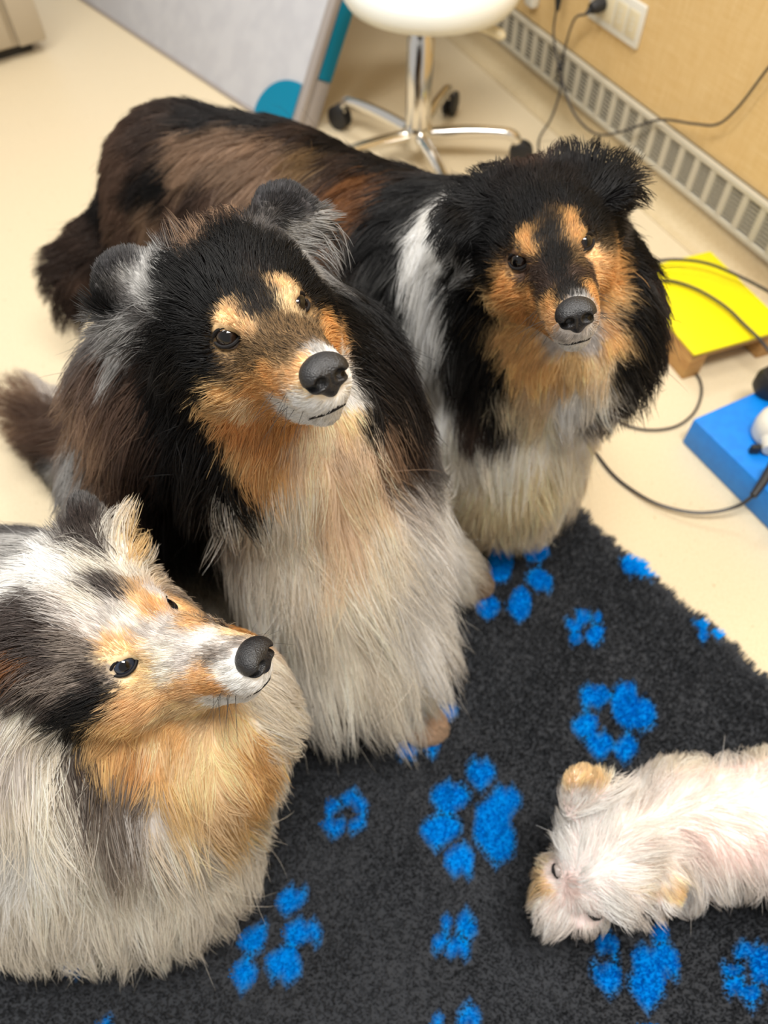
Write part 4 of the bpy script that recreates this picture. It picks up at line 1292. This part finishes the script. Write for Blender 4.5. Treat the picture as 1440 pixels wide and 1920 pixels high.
ST_BACK = [
    (1000, 380, -.2, -1, 2.0, 'K', .3), (1000, 310, -.1, -1, 3.5, 'N', .5), (950, 340, -.3, -.9, 3, 'KW', .45), (1060, 310, .1, -1, 3, 'KW', .45), (1040, 430, 0, -1, 1.2, 'K', .25), (930, 430, -.7, -.3, 2.6, 'K', .35), (1110, 400, .6, -.5, 2.2, 'K', .35),
    (1060, 480, -.1, -1, .9, 'K', .2), (1060, 530, -.1, -1, .8, 'KW', .2), (1075, 555, 0, -1, .6, 'G', .15), (1090, 560, .1, -1, .6, 'S', .15), (1035, 460, -.1, -1, 1.0, 'K', .2),
    (983, 438, -.2, -1, 1.4, 'T', .3), (990, 460, -.1, -1, 1.1, 'T', .3), (1066, 408, 0, -1, 1.4, 'T', .3), (1074, 432, .1, -1, 1.1, 'T', .3), (960, 440, -.6, -.6, 1.8, 'K', .3), (985, 405, -.2, -1, 1.8, 'K', .3), (1012, 440, 0, -1, 1.2, 'K', .25), (1045, 410, 0, -1, 1.3, 'K', .25), (1065, 375, .1, -1, 1.8, 'K', .3), (1092, 410, .5, -.7, 1.6, 'K', .3), (1020, 480, -.1, -1, 1, 'K', .2), (1055, 455, 0, -1, 1, 'K', .2), (1045, 505, -.1, -1, .9, 'K', .2), (1050, 550, -.1, -1, .8, 'K', .2), (965, 470, -.7, -.5, 1.4, 'K', .3), (1110, 440, .7, -.3, 1.4, 'K', .3),
    (985, 515, -.5, .5, .9, 'B', .2), (1010, 505, -.2, .6, .9, 'N', .2), (1092, 490, .4, .5, .9, 'X', .2), (1025, 530, -.6, -.2, .9, 'N', .2), (1085, 510, .5, .3, .9, 'N', .2), (1078, 530, .3, -.5, .8, 'K', .2),
    (950, 540, -1, .2, 2.4, 'T', .3), (930, 580, -1, .4, 3.2, 'T', .3), (990, 560, -.9, .1, 1.5, 'T', .25), (1030, 570, -.7, -.2, .9, 'T', .2), (1030, 600, -.8, .2, 1.0, 'TL', .2), (970, 620, -.7, .6, 3, 'T', .3), (950, 650, -.5, .8, 3.8, 'T', .3), (1000, 650, -.5, .8, 3, 'T', .3), (1030, 640, -.7, .5, 1.0, 'V', .2), (1010, 610, -.8, .3, 1.6, 'T', .2),
    (1120, 520, .8, .1, 1.8, 'TL', .3), (1105, 508, .6, .3, 1.2, 'B', .3), (1135, 535, .8, .2, 2.2, 'T', .35), (1110, 545, .7, .2, 1.2, 'T', .3), (1150, 510, .8, .1, 2.6, 'T', .3), (1155, 570, .9, .3, 3, 'T', .3), (1140, 610, .8, .5, 2.4, 'TL', .3), (1150, 650, .6, .8, 3.5, 'T', .3), (1125, 560, .8, .1, 1.2, 'TL', .2), (1115, 480, .7, 0, 1.3, 'TL', .3),
    (1075, 650, -.2, .8, .8, 'W', .2), (1110, 640, .5, .6, .8, 'V', .2), (1055, 630, -.6, .5, .8, 'V', .2), (1120, 610, .6, .3, .9, 'V', .2),
    (980, 700, -.2, 1, 5, 'T', .3), (1020, 710, -.1, 1, 5, 'T', .3), (1080, 690, 0, 1, 4, 'Y', .25), (1130, 700, .2, 1, 5, 'TL', .3), (1010, 760, -.05, 1, 7, 'TL', .25), (1070, 770, 0, 1, 8, 'W', .25), (1120, 770, .1, 1, 7, 'C', .25), (970, 780, -.1, 1, 8, 'Z', .25),
    (1040, 860, 0, 1, 13, 'C', .22), (1090, 880, .1, 1, 13, 'C', .22), (960, 880, 0, 1, 13, 'C', .22), (900, 900, 0, 1, 13, 'C', .22), (1000, 950, 0, 1, 13, 'Z', .22), (1120, 900, .15, 1, 12, 'Z', .25), (920, 960, 0, 1, 12, 'Z', .22), (1070, 960, .05, 1, 12, 'C', .22), (1130, 820, .15, 1, 8, 'Z', .25), (1100, 820, .1, 1, 8, 'W', .25),
    (900, 500, -.7, .5, 5, 'K', .35), (880, 560, -.4, .9, 8, 'K', .35), (870, 640, -.1, 1, 9, 'K', .3), (900, 660, -.1, 1, 9, 'K', .3), (880, 740, 0, 1, 9, 'KW', .25), (920, 720, 0, 1, 9, 'K', .25), (930, 800, 0, 1, 8, 'KW', .25), (890, 820, .05, 1, 7, 'N', .25), (910, 580, -.6, .7, 6, 'K', .35),
    (800, 430, -.2, 1, 5, 'W', .3), (795, 500, -.15, 1, 6, 'W', .3), (800, 580, -.05, 1, 7, 'W', .28), (810, 680, .05, 1, 8, 'W', .25), (830, 780, .05, 1, 8, 'W', .25), (860, 860, .05, 1, 8, 'C', .25), (830, 470, -.5, .8, 5, 'W', .3), (815, 620, 0, 1, 7, 'W', .3), (850, 500, -.5, .8, 5, 'K', .3), (778, 460, -.2, 1, 5, 'W', .3), (782, 540, -.1, 1, 6, 'W', .3), (790, 640, 0, 1, 7, 'W', .28), (820, 740, .05, 1, 8, 'W', .25), (850, 560, -.3, .9, 7, 'K', .3), (848, 700, 0, 1, 8, 'KW', .3),
    (1180, 450, .7, .5, 5, 'K', .4), (1200, 520, .35, .9, 7, 'K', .28), (1190, 600, .25, 1, 9, 'K', .24), (1220, 640, .25, 1, 10, 'K', .24), (1180, 700, .2, 1, 10, 'K', .25), (1200, 760, .2, 1, 9, 'KW', .25), (1170, 790, .1, 1, 8, 'N', .25), (1150, 420, .7, 0, 3, 'K', .35), (1240, 600, .3, 1, 10, 'N', .24),
    (860, 400, -.6, .5, 3.5, 'K', .4), (850, 430, -.4, .9, 3, 'K', .4), (880, 360, -.6, -.4, 3, 'K', .4), (1150, 330, .5, -.5, 4, 'K', .45), (1175, 360, .8, .1, 4, 'K', .45), (1130, 310, .2, -.9, 4, 'K', .5), (1165, 400, .8, .2, 3, 'G', .5), (880, 470, -.5, .9, 4, 'K', .35), (862, 490, -.4, .9, 4, 'S', .4), (900, 420, -.6, .6, 3, 'K', .4),
    (760, 420, -.8, .5, 6, 'K', .3), (720, 380, -.8, .4, 6, 'K', .3), (740, 480, -.5, .8, 7, 'K', .28), (750, 580, -.3, 1, 8, 'K', .28), (690, 450, -.6, .8, 7, 'K', .28), (660, 370, -.6, .7, 6, 'R', .3), (620, 330, -.7, .6, 6, 'N', .3), (640, 410, -.5, .8, 6, 'R', .3), (780, 370, -.7, .3, 5, 'K', .35),
    (690, 320, -.8, .3, 6, 'KW', .35), (600, 280, -.9, .3, 6, 'KW', .35), (560, 320, -.7, .6, 6, 'X', .3), (540, 270, -.8, .3, 6, 'N', .35), (500, 310, -.7, .5, 6, 'BB', .3), (470, 240, -.9, .1, 6, 'KW', .4), (430, 215, -.8, -.2, 6, 'KW', .45), (420, 280, -.7, .5, 6, 'BB', .3), (440, 340, -.6, .7, 6, 'BB', .3),
    (370, 240, -.9, .2, 6, 'KW', .35), (340, 290, -.8, .5, 6, 'BB', .3), (350, 350, -.7, .6, 6, 'BB', .3), (270, 280, -.8, .6, 5, 'N', .3), (300, 360, -.7, .6, 6, 'K', .28), (250, 360, -.7, .7, 5, 'KW', .28), (230, 330, -.7, .8, 5, 'B', .3), (330, 410, -.6, .8, 6, 'B', .28), (230, 430, -.6, .8, 5, 'B', .3), (200, 400, -.6, .8, 5, 'KW', .3), (280, 430, -.6, .8, 6, 'BB', .3), (400, 400, -.5, .8, 6, 'B', .28), (360, 380, -.6, .7, 6, 'N', .28),
    (170, 480, -.8, .4, 6, 'N', .5), (130, 500, -.9, .2, 6, 'N', .6), (130, 560, -.6, .8, 6, 'N', .5), (150, 590, -.3, 1, 6, 'N', .5), (160, 530, -.6, .8, 6, 'B', .5),
]
ST_LEFT = [
    # bridge, muzzle, crown
    (420, 1205, -1, -.05, .8, 'V', .18), (450, 1200, -1, 0, .6, 'M', .15), (380, 1195, -1, -.1, .9, 'W', .2), (330, 1195, -1, -.15, 1.1, 'V', .2), (400, 1225, -1, 0, .8, 'M', .18), (440, 1188, -1, -.1, .6, 'Y', .15), (290, 1190, -.9, -.2, 1.3, 'V', .22), (350, 1170, -1, -.1, 1, 'TL', .2), (300, 1215, -1, -.1, 1, 'E', .2),
    (240, 1150, -.9, -.3, 2.0, 'E', .28), (200, 1140, -.9, -.3, 2.4, 'V', .3), (180, 1095, -.8, -.4, 2.5, 'MB', .3), (205, 1105, -.8, -.4, 2.2, 'MB', .3), (150, 1120, -.9, -.3, 3, 'E', .3), (230, 1100, -.7, -.5, 2.4, 'M', .3), (110, 1140, -.9, -.2, 3.4, 'V', .3), (160, 1060, -.8, -.4, 4, 'E', .38), (220, 1050, -.5, -.7, 4, 'E', .4), (100, 1080, -.9, -.2, 4.5, 'W', .38), (50, 1080, -1, 0, 5, 'W', .35), (30, 1030, -1, .1, 5, 'S', .35), (60, 990, -.9, -.1, 5, 'G', .4), (20, 970, -1, .1, 5, 'G', .4),
    (215, 1205, -.5, -.7, 1.3, 'TL', .3), (195, 1195, -.7, -.6, 1.5, 'TL', .3), (235, 1200, 0, -1, 1.1, 'TL', .3), (262, 1120, -.4, -.8, 1.4, 'TL', .3), (245, 1100, -.5, -.8, 1.6, 'TL', .3), (280, 1140, -.2, -.8, 1.0, 'T', .3), (265, 1180, -.8, -.4, 1.3, 'V', .25), (225, 1170, -.7, -.5, 1.8, 'V', .28), (285, 1105, -.3, -.7, 2, 'V', .3), (240, 1235, -.6, -.3, .9, 'Y', .25), (300, 1165, -.8, -.3, 1.1, 'V', .22), (205, 1230, -.9, -.1, 1.3, 'Y', .3), (180, 1180, -.8, -.3, 2, 'V', .3),
    # far side of the face and crest
    (340, 1130, .3, .2, 1.5, 'TL', .3), (380, 1165, .2, .3, 1.0, 'T', .25), (310, 1090, .3, -.2, 3.5, 'V', .4), (360, 1090, .6, .2, 4, 'M', .4), (400, 1130, .6, .5, 4, 'M', .4), (300, 1040, .5, -.3, 4.5, 'E', .45), (250, 1000, .5, -.6, 4.5, 'Y', .5), (210, 1000, .4, -.8, 4, 'E', .5), (280, 1000, .8, -.4, 4.5, 'Y', .5), (180, 1010, -.1, -1, 3, 'MB', .45), (340, 1050, .6, -.1, 4, 'TL', .45),
    (150, 935, -.2, -1, .8, 'G', .2), (165, 960, .2, -.9, 1.0, 'MB', .3), (140, 960, -.3, -.8, 2, 'MB', .35),
    # side of the head
    (150, 1220, -.9, .1, 2.6, 'M', .3), (110, 1200, -.9, .1, 3.2, 'M', .35), (60, 1200, -.9, .2, 3.5, 'MB', .4), (30, 1160, -.9, .1, 3.5, 'MB', .4), (20, 1220, -.6, .6, 3, 'MB', .4), (8, 1258, -.5, .8, 1, 'R', .35), (-45, 1225, -.8, .3, 3.5, 'MB', .35), (-25, 1300, -.6, .8, 4, 'MB', .35), (-60, 1270, -.8, .5, 4, 'M', .35), (10, 1225, -.6, .6, 3, 'MB', .35), (12, 1295, -.6, .8, 4, 'MB', .35), (35, 1245, -.7, .6, 3.5, 'MB', .35), (30, 1290, -.6, .8, 4, 'MB', .35), (60, 1290, -.7, .7, 4, 'M', .35), (70, 1260, -.8, .5, 4, 'MB', .35), (110, 1270, -.8, .4, 3.5, 'M', .35), (160, 1270, -.9, .3, 2.6, 'MB', .3), (190, 1290, -.8, .4, 2.2, 'K', .28), (150, 1320, -.8, .5, 3, 'K', .3), (110, 1350, -.7, .7, 4, 'K', .3), (70, 1320, -.7, .7, 4, 'MB', .35), (130, 1385, -.4, .9, 5, 'K', .3), (200, 1260, -.9, .1, 1.6, 'M', .3),
    (265, 1285, -.8, .4, 1.1, 'Y', .2), (300, 1265, -.9, .2, .9, 'E', .2), (330, 1290, -1, .1, 1.2, 'TL', .2), (370, 1265, -1, .05, 1.0, 'TL', .2), (390, 1290, -1, .1, 1.1, 'T', .2), (340, 1240, -1, 0, .9, 'V', .2), (420, 1255, -1, .1, .8, 'W', .18), (450, 1285, -.9, .3, .8, 'W', .2), (480, 1300, -.6, .6, .8, 'W', .2), (420, 1310, -.9, .3, 1.0, 'W', .2), (370, 1330, -.9, .4, 1.2, 'Y', .2), (320, 1330, -.8, .5, 1.6, 'Y', .25), (230, 1320, -.8, .5, 2, 'TL', .28), (270, 1330, -.7, .6, 2, 'TL', .28), (495, 1275, -.5, .5, .6, 'W', .2),
    # cheek, throat
    (210, 1370, -.5, .8, 3, 'T', .3), (180, 1400, -.4, .9, 4, 'T', .3), (250, 1390, -.3, .9, 3.5, 'T', .3), (200, 1450, -.1, 1, 5, 'T', .3), (250, 1450, 0, 1, 5, 'O', .3), (280, 1410, -.1, 1, 4, 'TL', .3), (320, 1390, .1, 1, 4, 'T', .25), (380, 1390, .3, .9, 4.5, 'TL', .25), (440, 1390, .4, .9, 5, 'TL', .25), (480, 1420, .5, .8, 5.5, 'T', .28), (430, 1460, .45, .9, 6, 'TL', .25), (350, 1460, .25, 1, 6, 'TL', .25), (300, 1480, .15, 1, 6, 'T', .25), (490, 1480, .5, .8, 6, 'T', .28),
    (530, 1380, .7, .6, 6, 'E', .35), (500, 1340, .7, .4, 5, 'E', .35), (540, 1450, .6, .8, 6, 'E', .35), (540, 1530, .6, .8, 6, 'E', .35),
    # ruff
    (150, 1450, 0.12, 1.00, 10.0, 'MB', .25), (165, 1500, 0.19, 1.00, 10.0, 'MB', .25), (90, 1420, 0.19, 1.00, 11.2, 'C', .25), (60, 1380, 0.12, 1.00, 11.2, 'C', .25), (110, 1490, 0.19, 1.00, 11.2, 'C', .22), (30, 1460, 0.06, 1.00, 11.2, 'V', .22), (30, 1350, -0.12, 1.00, 10.0, 'E', .3), (60, 1560, 0.06, 1.00, 11.2, 'C', .22), (150, 1580, 0.15, 1.00, 11.2, 'E', .22), (200, 1540, 0.25, 1.00, 11.2, 'M', .22), (240, 1520, 0.31, 1.00, 10.0, 'M', .22), (220, 1600, 0.25, 1.00, 11.2, 'M', .22), (290, 1560, 0.38, 0.95, 11.2, 'V', .22), (340, 1540, 0.44, 0.90, 11.2, 'Y', .22), (400, 1540, 0.56, 0.90, 10.0, 'TL', .22), (460, 1560, 0.62, 0.85, 10.0, 'Y', .25),
    (60, 1660, 0.03, 1.00, 11.2, 'W', .22), (20, 1640, 0.00, 1.00, 11.2, 'W', .22), (120, 1680, 0.06, 1.00, 11.2, 'C', .22), (200, 1680, 0.15, 1.00, 11.2, 'E', .22), (280, 1660, 0.25, 1.00, 10.0, 'E', .22), (360, 1640, 0.38, 0.95, 10.0, 'E', .22), (440, 1640, 0.50, 0.90, 8.8, 'E', .25), (500, 1600, 0.62, 0.85, 8.8, 'E', .28), (80, 1750, 0.00, 1.00, 10.0, 'E', .25), (200, 1750, 0.10, 1.00, 10.0, 'E', .25), (320, 1740, 0.25, 1.00, 8.8, 'E', .25), (420, 1720, 0.44, 0.95, 8.8, 'E', .28),
]
ST_PUP = [
    (1110, 1570, .2, -1, 5.1, 'W', .3), (1080, 1560, -.1, -1, 4.3, 'W', .3), (1150, 1590, .8, -.5, 5.8, 'W', .3), (1180, 1620, .9, .1, 5.8, 'W', .3), (1140, 1540, .5, -.8, 5.8, 'W', .3), (1100, 1620, .3, -.6, 3.6, 'W', .3), (1060, 1600, -.4, -.7, 4.3, 'W', .35), (1040, 1640, -.7, -.1, 3.6, 'PW', .4), (1020, 1670, -.7, .3, 3.6, 'Y', .4), (1050, 1720, -.4, .8, 4.3, 'PW', .4), (1075, 1665, .5, -.2, 1.0, 'PK', .2), (1100, 1700, .1, .9, 4.3, 'PW', .35), (1150, 1700, .4, .8, 5.8, 'W', .35), (1130, 1660, .7, .3, 4.3, 'W', .3), (1200, 1690, .6, .6, 5.8, 'PW', .35), (1060, 1690, -.2, .7, 1.5, 'PK', .3), (1020, 1700, -.4, .7, 3.6, 'PW', .4), (1100, 1750, -.1, 1, 5.1, 'PW', .4),
    (1070, 1450, -.2, -1, 0.8, 'Y', .2), (1100, 1450, .2, -1, 0.8, 'Y', .2), (1085, 1490, 0, -.8, 1.4, 'PW', .3), (1250, 1670, .6, .4, 0.8, 'Y', .2), (1275, 1680, .6, .4, 0.8, 'Y', .2), (1230, 1655, .6, .3, 1.4, 'PW', .3),
    (1190, 1510, .6, -.6, 5.1, 'PW', .3), (1230, 1560, 1, -.1, 5.1, 'PW', .25, .7), (1240, 1480, .3, -.8, 5.8, 'PW', .35), (1290, 1520, .9, 0, 3.6, 'PK', .2, .35), (1360, 1510, .9, .05, 2.9, 'PK', .2, .2), (1430, 1510, .9, 0, 2.9, 'PK', .2, .2), (1310, 1440, .1, -1, 6.5, 'C', .4), (1370, 1410, .1, -1, 7.2, 'PW', .4), (1430, 1400, .1, -1, 7.2, 'C', .4), (1340, 1460, .3, -.7, 5.1, 'PK', .3, .4), (1420, 1450, .3, -.7, 5.1, 'PK', .3, .4),
    (1280, 1610, .4, .9, 6.5, 'PW', .3), (1340, 1590, .3, 1, 6.5, 'PK', .28, .5), (1410, 1590, .2, 1, 6.5, 'PK', .28, .5), (1330, 1650, .25, 1, 7.2, 'PW', .3), (1400, 1650, .2, 1, 7.2, 'PW', .3), (1250, 1700, .3, .9, 6.5, 'PW', .35), (1300, 1690, .3, 1, 6.5, 'PW', .35),
]


def make_dog(label, B, H, strokes, iris, seed, eye=(.052, .0305, .0165), er=.0125, nose=True, cat='dog', caps=(), wcol=np.array([.05, .045, .04]), skin=None, **kw):
    root = empty('dog', (float(B.verts[:, 0].mean()), float(B.verts[:, 1].mean()), 0.0))
    tag(root, label, cat)
    body = body_mesh('body', B, root)
    eyes, bald = [], []
    for y in (1, -1):
        c = H(eye[0], eye[1] * y, eye[2])
        look = H(eye[0] + .80, (eye[1] + .52) * y, eye[2] + .22) - c
        look = nrm(look)
        dog_eye(root, c, look, H.A[2], er, iris)
        cc = c + look * er * .8
        eyes.append((cc, er * 1.12)); bald.append((cc, er * 1.02))
    if nose:
        dog_nose(H, root, sc=.90, off=(.0155, 0, .0))
        dog_mouth(B, H, root)
        whiskers(B, H, root, np.random.default_rng(seed), wcol)
        bald.append((H(.178, 0, -.006), .019))
    tint = groom('dog', B, strokes, root, M['coat'], eyes, bald, caps, seed=seed, dens=FUR, **kw)
    if skin is not None: tint = tint * 0.45 + 0.55 * lin(skin)
    add_tint(body.data, tint)
    body.data.materials.append(M['skin'])
    return root


dm = make_dog('black and tan long-haired dog sitting in the middle with a huge cream bib', Bm, Hm, ST_MID, (34, 23, 17), 11, caps=[(D(225, 505, .665), .038, .010), (D(205, 485, .655), .044, .009), (D(520, 378, .69), .038, .010), (D(513, 352, .68), .044, .009)], rad=1.08)
db = make_dog('black tan and white long-haired dog standing at the back with white collar', Bb, Hb, ST_BACK, (32, 22, 17), 12, rad=1.1)
dl = make_dog('grey merle long-haired dog with blue eye and tan cheeks in profile', Bl, Hl, ST_LEFT, (38, 46, 60), 13, caps=[(D(150, 942, .69), .034, .008)], rad=1.08)
dp = make_dog('small white dog with pinkish back seen from above on the mat', Bp, Hp, ST_PUP, (30, 24, 22), 14, eye=(.045, .026, .010), er=.008, nose=False, rad=1.0, skin=(244, 212, 208), clump=0.95)
